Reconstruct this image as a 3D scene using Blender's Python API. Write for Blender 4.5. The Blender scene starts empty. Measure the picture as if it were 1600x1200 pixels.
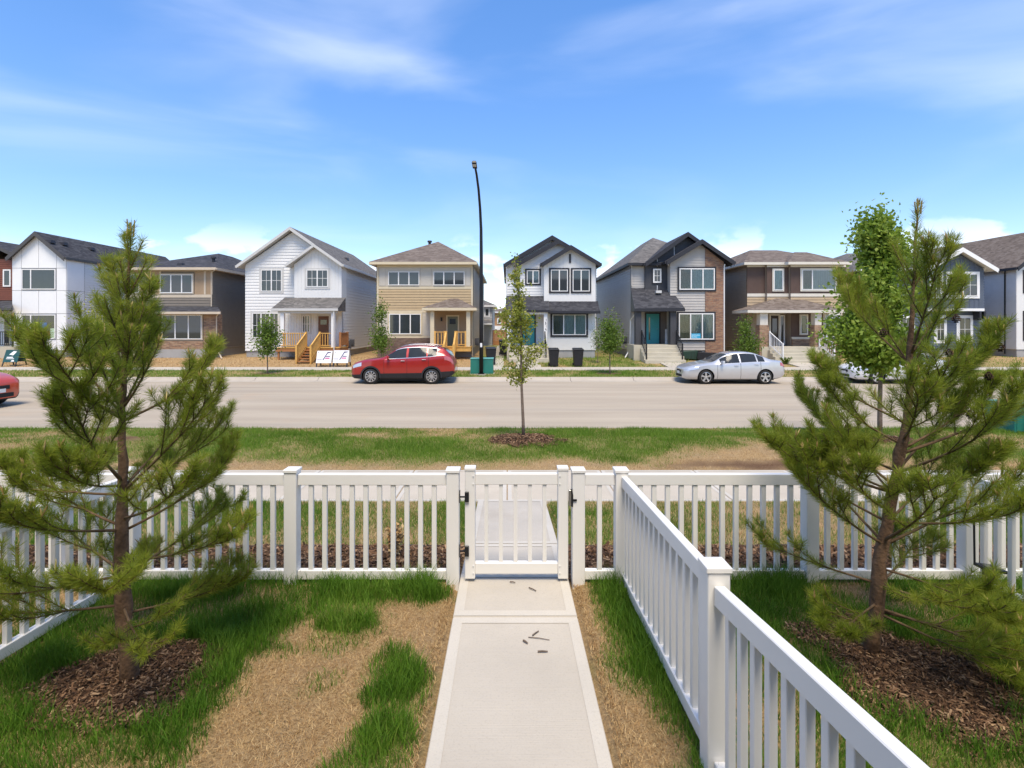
import bpy, bmesh, math, random
import numpy as np
from mathutils import Vector, Matrix, noise as mnoise

random.seed(7); RNG = np.random.default_rng(7)
SC = bpy.context.scene
COL = SC.collection
R = math.radians

# ------------------------------------------------------------------ camera
F, CZ, VX, HY = 800.0, 2.7, 793.0, 506.0      # focal length in photo pixels, eye height, vanishing point
cam_d = bpy.data.cameras.new('camera'); cam = bpy.data.objects.new('camera', cam_d); COL.objects.link(cam)
cam.location = (0, 0, CZ); cam.rotation_euler = (R(90), 0, 0)
cam_d.sensor_width = 36; cam_d.lens = 18.0
cam_d.shift_x = (800 - VX) / 1600; cam_d.shift_y = -(600 - HY) / 1600
cam_d.clip_start = 0.05; cam_d.clip_end = 3000
SC.camera = cam

# ------------------------------------------------------------------ sun and sky
SUN = Vector((0.05, -0.44, 0.90)).normalized()          # direction towards the sun
sun_d = bpy.data.lights.new('sun', 'SUN'); sun_d.energy = 2.4; sun_d.angle = R(24); sun_d.color = (1.0, 0.885, 0.71)
sun = bpy.data.objects.new('sun', sun_d); COL.objects.link(sun)
sun.location = (20, -10, 40)
sun.rotation_euler = SUN.to_track_quat('Z', 'Y').to_euler()

SC.view_settings.view_transform = 'Standard'; SC.view_settings.look = 'None'
SC.view_settings.exposure = 0.96; SC.view_settings.gamma = 1.0

W = bpy.data.worlds.new('World'); SC.world = W; W.use_nodes = True
nt = W.node_tree; nt.nodes.clear()
def wn(t, **kw):
    n = nt.nodes.new(t)
    for k, v in kw.items(): setattr(n, k, v)
    return n
def wmath(op, a, b=None, clamp=False):
    n = wn('ShaderNodeMath', operation=op, use_clamp=clamp)
    for i, s in enumerate((a, b)):
        if s is None: continue
        if isinstance(s, (int, float)): n.inputs[i].default_value = s
        else: nt.links.new(s, n.inputs[i])
    return n.outputs[0]
sky = wn('ShaderNodeTexSky', sky_type='NISHITA'); sky.sun_disc = False
sky.sun_elevation = math.asin(SUN.z); sky.sun_rotation = math.atan2(SUN.x, SUN.y)
sky.air_density = 1.0; sky.dust_density = 0.35; sky.ozone_density = 2.0; sky.altitude = 600
tc = wn('ShaderNodeTexCoord')
sep = wn('ShaderNodeSeparateXYZ'); nt.links.new(tc.outputs['Generated'], sep.inputs[0])
# high thin cirrus, drawn out along one wind direction
mp = wn('ShaderNodeMapping'); mp.inputs['Rotation'].default_value = (0, R(14), 0); mp.inputs['Scale'].default_value = (1.0, 1.0, 3.6)
mp.inputs['Location'].default_value = (0.35, 0.0, 0.55)
nt.links.new(tc.outputs['Generated'], mp.inputs[0])
n1 = wn('ShaderNodeTexNoise'); n1.inputs['Scale'].default_value = 1.7; n1.inputs['Detail'].default_value = 7; n1.inputs['Roughness'].default_value = 0.45; n1.inputs['Distortion'].default_value = 0.6
nt.links.new(mp.outputs[0], n1.inputs['Vector'])
r1 = wn('ShaderNodeMapRange', interpolation_type='SMOOTHSTEP'); r1.inputs['From Min'].default_value = 0.42; r1.inputs['From Max'].default_value = 0.82
r1.inputs['To Max'].default_value = 0.42
nt.links.new(n1.outputs['Fac'], r1.inputs['Value'])
# small cumulus heads low over the roofs
n2 = wn('ShaderNodeTexNoise'); n2.inputs['Scale'].default_value = 7.5; n2.inputs['Detail'].default_value = 6; n2.inputs['Roughness'].default_value = 0.5
mp2 = wn('ShaderNodeMapping'); mp2.inputs['Scale'].default_value = (1, 1, 1.7); mp2.inputs['Location'].default_value = (0.42, 0.1, 0.0)
nt.links.new(tc.outputs['Generated'], mp2.inputs[0]); nt.links.new(mp2.outputs[0], n2.inputs['Vector'])
low = wn('ShaderNodeMapRange', interpolation_type='SMOOTHSTEP'); low.inputs['From Min'].default_value = 0.19; low.inputs['From Max'].default_value = 0.09
nt.links.new(sep.outputs[2], low.inputs['Value'])
cth = wmath('ADD', n2.outputs['Fac'], wmath('MULTIPLY', low.outputs[0], 0.10))
r2 = wn('ShaderNodeMapRange', interpolation_type='SMOOTHSTEP'); r2.inputs['From Min'].default_value = 0.61; r2.inputs['From Max'].default_value = 0.68
nt.links.new(cth, r2.inputs['Value'])
puff = wmath('MULTIPLY', r2.outputs[0], wmath('MULTIPLY', low.outputs[0], 0.9))
cover = wmath('MAXIMUM', r1.outputs[0], puff)
mx = wn('ShaderNodeMix', data_type='RGBA')
nt.links.new(cover, mx.inputs['Factor'])
hs = wn('ShaderNodeHueSaturation'); hs.inputs['Saturation'].default_value = 1.58; hs.inputs['Value'].default_value = 1.48; hs.inputs['Hue'].default_value = 0.512
gm = wn('ShaderNodeGamma'); gm.inputs['Gamma'].default_value = 0.65
nt.links.new(sky.outputs[0], gm.inputs['Color']); nt.links.new(gm.outputs[0], hs.inputs['Color']); nt.links.new(hs.outputs[0], mx.inputs['A'])
mx.inputs['B'].default_value = (4.5, 4.75, 5.3, 1)
bg = wn('ShaderNodeBackground'); bg.inputs['Strength'].default_value = 0.15
nt.links.new(mx.outputs['Result'], bg.inputs['Color'])
wo = wn('ShaderNodeOutputWorld'); nt.links.new(bg.outputs[0], wo.inputs[0])

# ------------------------------------------------------------------ materials
MATS = {}
def _mix(nt, fac, a, b):
    m = nt.nodes.new('ShaderNodeMix'); m.data_type = 'RGBA'
    for k, s in (('Factor', fac), ('A', a), ('B', b)):
        if isinstance(s, (int, float)): m.inputs[k].default_value = s
        elif isinstance(s, tuple): m.inputs[k].default_value = (*s[:3], 1)
        else: nt.links.new(s, m.inputs[k])
    return m.outputs['Result']
def _ramp(nt, fac, stops):
    r = nt.nodes.new('ShaderNodeValToRGB'); e = r.color_ramp.elements
    while len(e) < len(stops): e.new(0.5)
    for i, (p, c) in enumerate(stops): e[i].position = p; e[i].color = (*c, 1)
    nt.links.new(fac, r.inputs[0]); return r.outputs[0]
def _noise(nt, vec, scale, detail=5, rough=.55, dist=0):
    n = nt.nodes.new('ShaderNodeTexNoise'); n.inputs['Scale'].default_value = scale; n.inputs['Detail'].default_value = detail
    n.inputs['Roughness'].default_value = rough; n.inputs['Distortion'].default_value = dist
    nt.links.new(vec, n.inputs['Vector']); return n.outputs['Fac']
def _range(nt, v, a, b, c=0., d=1.):
    n = nt.nodes.new('ShaderNodeMapRange'); nt.links.new(v, n.inputs['Value'])
    for k, x in zip(('From Min', 'From Max', 'To Min', 'To Max'), (a, b, c, d)): n.inputs[k].default_value = x
    return n.outputs[0]
def base(name):
    m = bpy.data.materials.new(name); m.use_nodes = True; t = m.node_tree
    b = t.nodes['Principled BSDF']; g = t.nodes.new('ShaderNodeNewGeometry')
    return m, t, b, g
def bump(t, b, h, strength, dist=.01):
    n = t.nodes.new('ShaderNodeBump'); n.inputs['Strength'].default_value = strength; n.inputs['Distance'].default_value = dist
    t.links.new(h, n.inputs['Height']); t.links.new(n.outputs[0], b.inputs['Normal'])
def mat(name, col, rough=.6, var=.10, scale=3., bmp=0., bscale=80., spec=.35, metal=0., coat=0., dirt=0., dirtcol=(.2, .17, .13)):
    if name in MATS: return MATS[name]
    m, t, b, g = base(name); P = g.outputs['Position']
    n = _noise(t, P, scale, 6)
    lo = tuple(max(0, c * (1 - var)) for c in col); hi = tuple(min(1, c * (1 + var)) for c in col)
    c = _mix(t, _range(t, n, .3, .7), lo, hi)
    if dirt > 0:
        d = _range(t, _noise(t, P, scale * .6, 8, .65), .5, .75, 0, dirt)
        c = _mix(t, d, c, dirtcol)
    t.links.new(c, b.inputs['Base Color'])
    b.inputs['Roughness'].default_value = rough; b.inputs['Metallic'].default_value = metal
    b.inputs['Specular IOR Level'].default_value = spec; b.inputs['Coat Weight'].default_value = coat; b.inputs['Coat Roughness'].default_value = .04
    if bmp: bump(t, b, _noise(t, P, bscale, 4), bmp)
    MATS[name] = m; return m
def shingle(name, cols):
    m, t, b, g = base(name); P = g.outputs['Position']
    mp = t.nodes.new('ShaderNodeMapping'); mp.inputs['Scale'].default_value = (3.2, 3.2, 9); t.links.new(P, mp.inputs[0])
    v = t.nodes.new('ShaderNodeTexVoronoi'); v.inputs['Scale'].default_value = 1.3; t.links.new(mp.outputs[0], v.inputs['Vector'])
    s = t.nodes.new('ShaderNodeSeparateColor'); t.links.new(v.outputs['Color'], s.inputs[0])
    c = _ramp(t, s.outputs[0], [(0, cols[0]), (.5, cols[1]), (1, cols[2])])
    c = _mix(t, _range(t, _noise(t, P, .5), .3, .7, 0, .25), c, cols[0])
    t.links.new(c, b.inputs['Base Color']); b.inputs['Roughness'].default_value = .9; b.inputs['Specular IOR Level'].default_value = .2
    # course lines
    w = t.nodes.new('ShaderNodeTexWave'); w.wave_type = 'BANDS'; w.bands_direction = 'Z'; w.wave_profile = 'SAW'; w.inputs['Scale'].default_value = 2.2; w.inputs['Distortion'].default_value = .3
    t.links.new(P, w.inputs['Vector']); bump(t, b, w.outputs['Fac'], .6, .02)
    MATS[name] = m; return m
def brick(name, cols, mortar, bw=.34, bh=.11):
    m, t, b, g = base(name); s = t.nodes.new('ShaderNodeSeparateXYZ'); t.links.new(g.outputs['Position'], s.inputs[0])
    a = t.nodes.new('ShaderNodeMath'); a.operation = 'ADD'; t.links.new(s.outputs[0], a.inputs[0]); t.links.new(s.outputs[1], a.inputs[1])
    c = t.nodes.new('ShaderNodeCombineXYZ'); t.links.new(a.outputs[0], c.inputs[0]); t.links.new(s.outputs[2], c.inputs[1])
    k = t.nodes.new('ShaderNodeTexBrick'); k.inputs['Scale'].default_value = 1; k.inputs['Brick Width'].default_value = bw; k.inputs['Row Height'].default_value = bh
    k.inputs['Mortar Size'].default_value = .012; k.inputs['Color1'].default_value = (*cols[0], 1); k.inputs['Color2'].default_value = (*cols[1], 1); k.inputs['Mortar'].default_value = (*mortar, 1)
    t.links.new(c.outputs[0], k.inputs['Vector'])
    mp = t.nodes.new('ShaderNodeMapping'); mp.inputs['Scale'].default_value = (2.2, 2.2, 8); t.links.new(g.outputs['Position'], mp.inputs[0])
    n = _noise(t, mp.outputs[0], 1.4, 3)
    cc = _mix(t, _range(t, n, .42, .62, 0, .75), k.outputs['Color'], cols[2])
    t.links.new(cc, b.inputs['Base Color']); b.inputs['Roughness'].default_value = .85
    inv = t.nodes.new('ShaderNodeMath'); inv.operation = 'SUBTRACT'; inv.inputs[0].default_value = 1; t.links.new(k.outputs['Fac'], inv.inputs[1])
    bump(t, b, inv.outputs[0], .8, .02)
    MATS[name] = m; return m
def island(name, stops, rough=.6, trans=.25, posvar=None):
    """foliage and litter: colour varies leaf by leaf; part of the light passes through"""
    m, t, b, g = base(name)
    f = g.outputs['Random Per Island']
    if posvar:
        n = _range(t, _noise(t, g.outputs['Position'], posvar, 3), .3, .7)
        mm = t.nodes.new('ShaderNodeMath'); mm.operation = 'MULTIPLY_ADD'; mm.inputs[1].default_value = .5
        hh = t.nodes.new('ShaderNodeMath'); hh.operation = 'MULTIPLY'; hh.inputs[1].default_value = .5
        t.links.new(n, hh.inputs[0]); t.links.new(f, mm.inputs[0]); t.links.new(hh.outputs[0], mm.inputs[2]); f = mm.outputs[0]
    c = _ramp(t, f, stops)
    t.links.new(c, b.inputs['Base Color']); b.inputs['Roughness'].default_value = rough; b.inputs['Specular IOR Level'].default_value = .25
    if trans > 0:
        tr = t.nodes.new('ShaderNodeBsdfTranslucent'); t.links.new(c, tr.inputs[0])
        ms = t.nodes.new('ShaderNodeMixShader'); ms.inputs[0].default_value = trans
        t.links.new(b.outputs[0], ms.inputs[1]); t.links.new(tr.outputs[0], ms.inputs[2])
        t.links.new(ms.outputs[0], t.nodes['Material Output'].inputs[0])
    MATS[name] = m; return m
def clearglass(name):
    m, t, b, g = base(name)
    tr = t.nodes.new('ShaderNodeBsdfTransparent'); tr.inputs[0].default_value = (.82, .86, .86, 1)
    gl = t.nodes.new('ShaderNodeBsdfGlossy'); gl.inputs['Roughness'].default_value = .03
    fr = t.nodes.new('ShaderNodeFresnel'); fr.inputs[0].default_value = 1.6
    ms = t.nodes.new('ShaderNodeMixShader'); t.links.new(fr.outputs[0], ms.inputs[0]); t.links.new(tr.outputs[0], ms.inputs[1]); t.links.new(gl.outputs[0], ms.inputs[2])
    t.links.new(ms.outputs[0], t.nodes['Material Output'].inputs[0]); MATS[name] = m; return m

VINYL = mat('white_vinyl', (.80, .78, .735), .42, .03, 1.2, spec=.4, dirt=.10, dirtcol=(.55, .52, .45))
def concrete(name, col, lines=0., dirt=.25):
    m, t, b, g = base(name); P = g.outputs['Position']
    c = _mix(t, _range(t, _noise(t, P, 1.3, 8, .6), .3, .7), tuple(x * .9 for x in col), tuple(min(1, x * 1.07) for x in col))
    c = _mix(t, _range(t, _noise(t, P, 90, 3, .7), .52, .72, 0, .35), c, tuple(x * .62 for x in col))
    c = _mix(t, _range(t, _noise(t, P, .8, 9, .7), .55, .8, 0, dirt), c, (.30, .24, .17))
    t.links.new(c, b.inputs['Base Color']); b.inputs['Roughness'].default_value = .88; b.inputs['Specular IOR Level'].default_value = .2
    if lines:
        mp = t.nodes.new('ShaderNodeMapping'); mp.inputs['Scale'].default_value = (2, 170, 1); t.links.new(P, mp.inputs[0])
        bump(t, b, _noise(t, mp.outputs[0], 1, 4), lines, .004)
    else: bump(t, b, _noise(t, P, 140, 4), .25, .004)
    MATS[name] = m; return m
CONC = concrete('broomed_concrete', (.49, .445, .375), .45, .4)
CONC_E = concrete('smooth_concrete_edge', (.54, .50, .43), 0, .15)
CONC_S = concrete('sidewalk_concrete', (.51, .45, .36), .3, .3)
CONC_F = concrete('far_concrete', (.50, .45, .37), 0, .25)
KERB = concrete('kerb_concrete', (.44, .385, .31), 0, .35)
FOUND = concrete('foundation_parging', (.36, .355, .345), 0, .3)
STEPC = concrete('precast_step', (.52, .475, .375), 0, .2)
GLASS = mat('dark_window_glass', (.035, .042, .047), .04, .1, spec=.9)
CLEAR = clearglass('clear_glass')
CURT = mat('pale_curtain', (.62, .70, .66), .9, .10, 9)
CURT2 = mat('olive_blind', (.28, .27, .19), .9, .10, 9)
WHITE = mat('white_trim', (.80, .79, .77), .5, .03)
WSIDE = mat('white_siding', (.72, .71, .69), .55, .02, .7)
BLACKT = mat('black_trim', (.028, .028, .034), .5, .1)
BLACKM = mat('black_metal', (.012, .013, .016), .4, .1)
PLASTIC = mat('black_plastic', (.022, .022, .024), .55, .15)
BARK = mat('pine_bark', (.16, .095, .055), .95, .45, 22, bmp=1., bscale=45)
TWIG = mat('pine_twig', (.15, .095, .05), .9, .35, 25, bmp=.6, bscale=60)
BARK2 = mat('young_tree_bark', (.20, .15, .115), .9, .3, 25, bmp=.6, bscale=50)
LUMBER = mat('treated_lumber', (.62, .36, .10), .75, .14, 8, bmp=.2, bscale=30)
LUMBER_D = mat('dark_stained_lumber', (.36, .16, .06), .75, .14, 8)

# ------------------------------------------------------------------ objects
OFF = {}
def thing(name, label, cat, loc=(0, 0, 0), group=None):
    o = bpy.data.objects.new(name, None); COL.objects.link(o); o.location = loc; o.empty_display_size = .2
    o['label'] = label; o['category'] = cat
    if group: o['group'] = group
    OFF[o.name] = Vector(loc); return o
def tag(o, label, cat, group=None):
    o['label'] = label; o['category'] = cat
    if group: o['group'] = group
    return o
class MB:
    def __init__(s): s.v = []; s.f = []; s.m = []
    def add(s, vs, fs, m=0):
        k = len(s.v); s.v += [tuple(v) for v in vs]; s.f += [tuple(i + k for i in f) for f in fs]; s.m += [m] * len(fs); return s
    def box(s, x0, x1, y0, y1, z0, z1, m=0):
        x0, x1 = min(x0, x1), max(x0, x1); y0, y1 = min(y0, y1), max(y0, y1); z0, z1 = min(z0, z1), max(z0, z1)
        return s.add([(x0, y0, z0), (x1, y0, z0), (x1, y1, z0), (x0, y1, z0), (x0, y0, z1), (x1, y0, z1), (x1, y1, z1), (x0, y1, z1)],
                     [(0, 3, 2, 1), (4, 5, 6, 7), (0, 1, 5, 4), (1, 2, 6, 5), (2, 3, 7, 6), (3, 0, 4, 7)], m)
    def hexa(s, b, t, m=0):      # four bottom points and four top points, both counter-clockwise from above
        return s.add(list(b) + list(t), [(0, 3, 2, 1), (4, 5, 6, 7), (0, 1, 5, 4), (1, 2, 6, 5), (2, 3, 7, 6), (3, 0, 4, 7)], m)
    def prism(s, poly, y0, y1, m=0, mtop=None):   # polygon in (x, z), counter-clockwise seen from -Y
        n = len(poly); vs = [(x, y0, z) for x, z in poly] + [(x, y1, z) for x, z in poly]
        s.add(vs, [tuple(range(n)), tuple(range(2 * n - 1, n - 1, -1))], m)
        k = len(s.v) - 2 * n
        for i in range(n):
            j = (i + 1) % n; up = poly[j][0] < poly[i][0] - 1e-6
            s.f.append((k + i, k + n + i, k + n + j, k + j)); s.m.append(mtop if (mtop is not None and up) else m)
        return s
    def tube(s, pts, rad, n=8, m=0, cap=True):
        pts = [Vector(p) for p in pts]
        if isinstance(rad, (int, float)): rad = [rad] * len(pts)
        k0 = len(s.v); ref = None
        for i, p in enumerate(pts):
            d = (pts[min(i + 1, len(pts) - 1)] - pts[max(i - 1, 0)]).normalized()
            if ref is None: ref = d.orthogonal().normalized()
            ref = (ref - d * ref.dot(d)).normalized(); b = d.cross(ref)
            for k in range(n):
                a = 2 * math.pi * k / n; s.v.append(tuple(p + (ref * math.cos(a) + b * math.sin(a)) * rad[i]))
        for i in range(len(pts) - 1):
            for k in range(n):
                a = k0 + i * n + k; b_ = k0 + i * n + (k + 1) % n
                s.f.append((a, b_, b_ + n, a + n)); s.m.append(m)
        if cap:
            s.f.append(tuple(k0 + k for k in reversed(range(n)))); s.m.append(m)
            e = k0 + (len(pts) - 1) * n; s.f.append(tuple(e + k for k in range(n))); s.m.append(m)
        return s
    def mesh(s, name, mats, off=Vector((0, 0, 0)), smooth=False):
        me = bpy.data.meshes.new(name)
        me.from_pydata([(v[0] - off[0], v[1] - off[1], v[2] - off[2]) for v in s.v], [], s.f)
        if not isinstance(mats, (list, tuple)): mats = [mats]
        for x in mats: me.materials.append(x)
        me.polygons.foreach_set('material_index', s.m)
        if smooth: me.polygons.foreach_set('use_smooth', [True] * len(s.f))
        me.update(); return me
    def build(s, name, mats, parent=None, smooth=False, origin=None, bevel=0):
        if parent is not None: off = OFF[parent.name]
        elif origin is not None: off = Vector(origin)
        else: off = Vector((0, 0, 0))
        me = s.mesh(name, mats, off, smooth)
        if bevel: bevel_mesh(me, bevel)
        o = bpy.data.objects.new(name, me); COL.objects.link(o)
        if parent is not None: o.parent = parent
        else: o.location = off
        OFF[o.name] = Vector(off); return o
def bevel_mesh(me, w, seg=1):
    bm = bmesh.new(); bm.from_mesh(me)
    bmesh.ops.bevel(bm, geom=[e for e in bm.edges if len(e.link_faces) == 2 and e.calc_face_angle(0) > .5], offset=w, segments=seg, affect='EDGES', clamp_overlap=True)
    bm.to_mesh(me); bm.free()
def bx(name, m, parent, x0, x1, y0, y1, z0, z1, bevel=0, origin=None):
    return MB().box(x0, x1, y0, y1, z0, z1).build(name, m, parent, bevel=bevel, origin=origin)
def inst(name, me, parent, loc):
    o = bpy.data.objects.new(name, me); COL.objects.link(o)
    if parent is not None: o.parent = parent; o.location = Vector(loc) - OFF[parent.name]
    else: o.location = loc
    OFF[o.name] = Vector(loc); return o
def struct(o, kind='structure'): o['kind'] = kind; return o
def npmesh(name, V, Fc, mats, n=3, kind=None, parent=None):
    """big meshes straight from arrays: V (N,3), Fc (M,n)"""
    me = bpy.data.meshes.new(name); me.vertices.add(len(V)); me.vertices.foreach_set('co', V.astype(np.float32).ravel())
    M = len(Fc); me.loops.add(M * n); me.loops.foreach_set('vertex_index', Fc.astype(np.int32).ravel())
    me.polygons.add(M); me.polygons.foreach_set('loop_start', np.arange(0, M * n, n, dtype=np.int32))
    me.update(calc_edges=True)
    if not isinstance(mats, (list, tuple)): mats = [mats]
    for x in mats: me.materials.append(x)
    o = bpy.data.objects.new(name, me); COL.objects.link(o)
    if parent is not None:
        o.parent = parent; off = OFF[parent.name]; o.location = -off
    if kind: o['kind'] = kind
    return o
def XP(px, Y): return (px - VX) * Y / F
def ZP(py, Y): return CZ - (py - HY) * Y / F
# ------------------------------------------------------------------ ground
def sstep(a, b, x): t = np.clip((x - a) / (b - a), 0, 1); return t * t * (3 - 2 * t)
_perm = RNG.permutation(512)
def vnoise(x, y, s=1., seed=0):
    x = np.asarray(x, float) * s + seed * 17.3; y = np.asarray(y, float) * s + seed * 9.1
    xi = np.floor(x).astype(int); yi = np.floor(y).astype(int); fx = x - xi; fy = y - yi
    fx = fx * fx * (3 - 2 * fx); fy = fy * fy * (3 - 2 * fy)
    h = lambda a, b: _perm[(_perm[a & 511] + b) & 511] / 511.
    return (h(xi, yi) * (1 - fx) + h(xi + 1, yi) * fx) * (1 - fy) + (h(xi, yi + 1) * (1 - fx) + h(xi + 1, yi + 1) * fx) * fy
def fbm(x, y, s=1., seed=0): return .55 * vnoise(x, y, s, seed) + .28 * vnoise(x, y, s * 2.1, seed + 3) + .17 * vnoise(x, y, s * 4.3, seed + 7)
PROF_Y = np.array([-40, 0.0, 2.3, 4.25, 4.5, 6.8, 8.45, 8.6, 10.4, 12.43, 12.47, 12.6, 24.30, 24.42, 24.60, 27.4, 29.6, 33.2, 36, 60, 900])
PROF_Z = np.array([.90, .70, .61, .565, .555, .315, .285, .285, .26, .165, .165, -.05, -.05, -.05, .13, .205, .205, .48, .50, .5, .5])
L_PINE = Vector((-2.21, 3.0, .62)); R_PINE = Vector((2.34, 3.27, .62))
WALK0, WALK1 = -.395, .505
def gz(x, y):
    x = np.asarray(x, float); y = np.asarray(y, float)
    z = np.interp(y, PROF_Y, PROF_Z)
    yard = y < 4.2
    z = z + np.where(yard, .03 * (fbm(x, y, 1.1, 2) - .5), 0)
    z = z + np.where((y > 8.5) & (y < 12.3), .05 * (fbm(x, y, .5, 5) - .5) + .05 * np.exp(-((y - 10.3) / 1.2) ** 2), 0)
    for p, r, hgt in ((L_PINE, .62, .02), (R_PINE, .62, .01)):
        z = z + hgt * np.exp(-((x - p.x) ** 2 + (y - p.y) ** 2) / (r * r))
    z = z + .06 * np.exp(-((x - .33) ** 2 + (y - 10.65) ** 2) / .5)
    inw = (x > WALK0 - .03) & (x < WALK1 + .03) & (y < 6.9)
    return np.where(inw, z - .06, z)
def ell(x, y, cx, cy, rx, ry): return 1 - np.sqrt(((x - cx) / rx) ** 2 + ((y - cy) / ry) ** 2)
def yardpx(px, py, z=.6): Y = (CZ - z) * F / (py - HY); return XP(px, Y), Y
def gmask(x, y):
    """how green the turf is, 0 straw .. 1 lush"""
    x = np.asarray(x, float); y = np.asarray(y, float); n = fbm(x, y, 2.2, 11) - .5; nn = fbm(x, y, .6, 13) - .5
    wx = x + .34 * (fbm(x, y, 2.6, 51) - .5); wy = y + .34 * (fbm(x, y, 2.6, 53) - .5)
    dry = np.maximum(ell(wx, wy, -.92, 3.52, .62, .36), ell(wx, wy, -1.22, 2.80, .42, .62)); dry = np.maximum(dry, (wx + .58) * 3); dry = np.maximum(dry, ell(wx, wy, -.75, 3.05, .6, .5) - .1)
    g = .66 - 2.2 * np.clip(dry + .14, 0, .42) + n * .95 + nn * .4
    for cx, cy, rx, ry in ((-.66, 3.02, .20, .40), (-.62, 2.55, .22, .3), (-1.12, 3.62, .16, .12), (-.62, 3.98, .22, .16), (-1.1, 4.05, .6, .14), (-.72, 2.2, .25, .2)):
        g = np.maximum(g, ell(wx, wy, cx, cy, rx, ry) * 1.8 + .12 + n * .5)
    # narrow bed between the path and the side fence: straw by the path, grass along the fence
    g = np.where((x > WALK1) & (x < .95), (x - .70) * 4 + n * .6 + .1, g)
    g = np.where(x >= .95, .55 + n, g)
    g = np.where(x < -3.15, .3 + nn, g)
    g = np.where((y > 4.25) & (y < 5.08), -.5, g)
    g = np.where((y >= 5.08) & (y < 6.9), .42 + nn * 1.1, g)
    g = np.where((y >= 6.9) & (y < 12.6), np.minimum((y - 8.66) * 1.15, .66) + nn * 1.5 - .25 * np.exp(-((x - 4.6) / 1.8) ** 2 - ((y - 9.3) / .5) ** 2) * 3, g)
    g = np.where(y > 24, .5 + nn * 1.3, g)
    far = y > 29.3
    Xs = x / np.maximum(y, 1) * F + VX
    g = np.where(far & (Xs < 752), -.25 + .5 * nn, g)
    g = np.where(far & (Xs >= 752) & (Xs < 1075), .55 + nn, g)
    g = np.where(far & (Xs >= 1075), .15 + nn, g)
    g = g + n * .9
    return np.clip(g, 0, 1)
def mulch(x, y):
    x = np.asarray(x, float); y = np.asarray(y, float)
    m = np.maximum(ell(x, y, L_PINE.x - .02, L_PINE.y + .02, .56, .42), ell(x, y, R_PINE.x + .08, R_PINE.y - .2, .56, .62))
    m = np.maximum(m, ell(x, y, .33, 10.45, .80, .72)); m = np.maximum(m, ell(x, y, 7.75, 10.7, .72, .62))
    m = np.maximum(m, ell(x, y, -8.2, 10.6, .7, .6))
    for px in (418, 952, 597, 1168): m = np.maximum(m, ell(x, y, XP(px, 26.), 26., .8, .5))
    m = m * 3 + (fbm(x, y, 4, 21) - .5) * 2.2
    m = np.maximum(m, (ell(x, y, 4.3, 8.75, 1.9, .38) * 2 + (fbm(x, y, 2, 61) - .5) * 1.5) * .75)
    m = np.where((y > 4.27) & (y < 5.06) & ((x < WALK0) | (x > WALK1)), 1, m)
    m = np.where((y > 4.0) & (y <= 4.27) & (x > -3.2) & (x < 4), np.minimum(m, .0), m)
    return np.clip(m, 0, 1)

def grid_axis(parts):
    a = []
    for lo, hi, step in parts: a += list(np.arange(lo, hi, step))
    a.append(parts[-1][1]); return np.array(sorted(set(np.round(a, 4))))
gx = grid_axis([(-700, -60, 80), (-60, -16, 2.), (-16, -6, .5), (-6, 7, .11), (7, 16, .5), (16, 60, 2.), (60, 700, 80)])
gy = grid_axis([(-40, 0, 8), (0, 2, .25), (2, 6.95, .09), (6.95, 12.4, .2), (12.43, 12.47, .04), (12.6, 24.3, 3.9), (24.3, 24.61, .1), (24.7, 34, .35), (34, 60, 3), (60, 900, 120)])
GX, GY = np.meshgrid(gx, gy); GZ = gz(GX, GY)
V = np.stack([GX.ravel(), GY.ravel(), GZ.ravel()], 1); nx = len(gx); ny = len(gy)
I = (np.arange(ny - 1)[:, None] * nx + np.arange(nx - 1)[None, :]).ravel()
FQ = np.stack([I, I + 1, I + 1 + nx, I + nx], 1)
m, t, b, g = base('ground_soil'); P = g.outputs['Position']
def attr(t, n): a = t.nodes.new('ShaderNodeAttribute'); a.attribute_name = n; return a.outputs['Fac']
straw = _ramp(t, _noise(t, P, 45, 4, .7), [(.3, (.24, .15, .07)), (.5, (.42, .28, .135)), (.7, (.56, .39, .20))])
straw = _mix(t, _range(t, _noise(t, P, 2.5, 5), .4, .7, 0, .5), straw, (.38, .28, .17))
green = _ramp(t, _noise(t, P, 30, 4, .7), [(.3, (.07, .11, .018)), (.7, (.18, .24, .045))])
mul = _ramp(t, _noise(t, P, 60, 3, .7), [(.3, (.07, .04, .022)), (.5, (.16, .09, .05)), (.75, (.30, .19, .11))])
c = _mix(t, attr(t, 'green'), straw, green); c = _mix(t, attr(t, 'mulch'), c, mul)
t.links.new(c, b.inputs['Base Color']); b.inputs['Roughness'].default_value = .95; b.inputs['Specular IOR Level'].default_value = .1
bump(t, b, _noise(t, P, 70, 5, .7), .9, .03)
ground = npmesh('ground', V, FQ, m, 4); struct(ground)
for nm, fn in (('green', gmask), ('mulch', mulch)):
    a = ground.data.attributes.new(nm, 'FLOAT', 'POINT'); a.data.foreach_set('value', fn(GX.ravel(), GY.ravel()).astype(np.float32))
ground.data.polygons.foreach_set('use_smooth', [True] * len(FQ))

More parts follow.
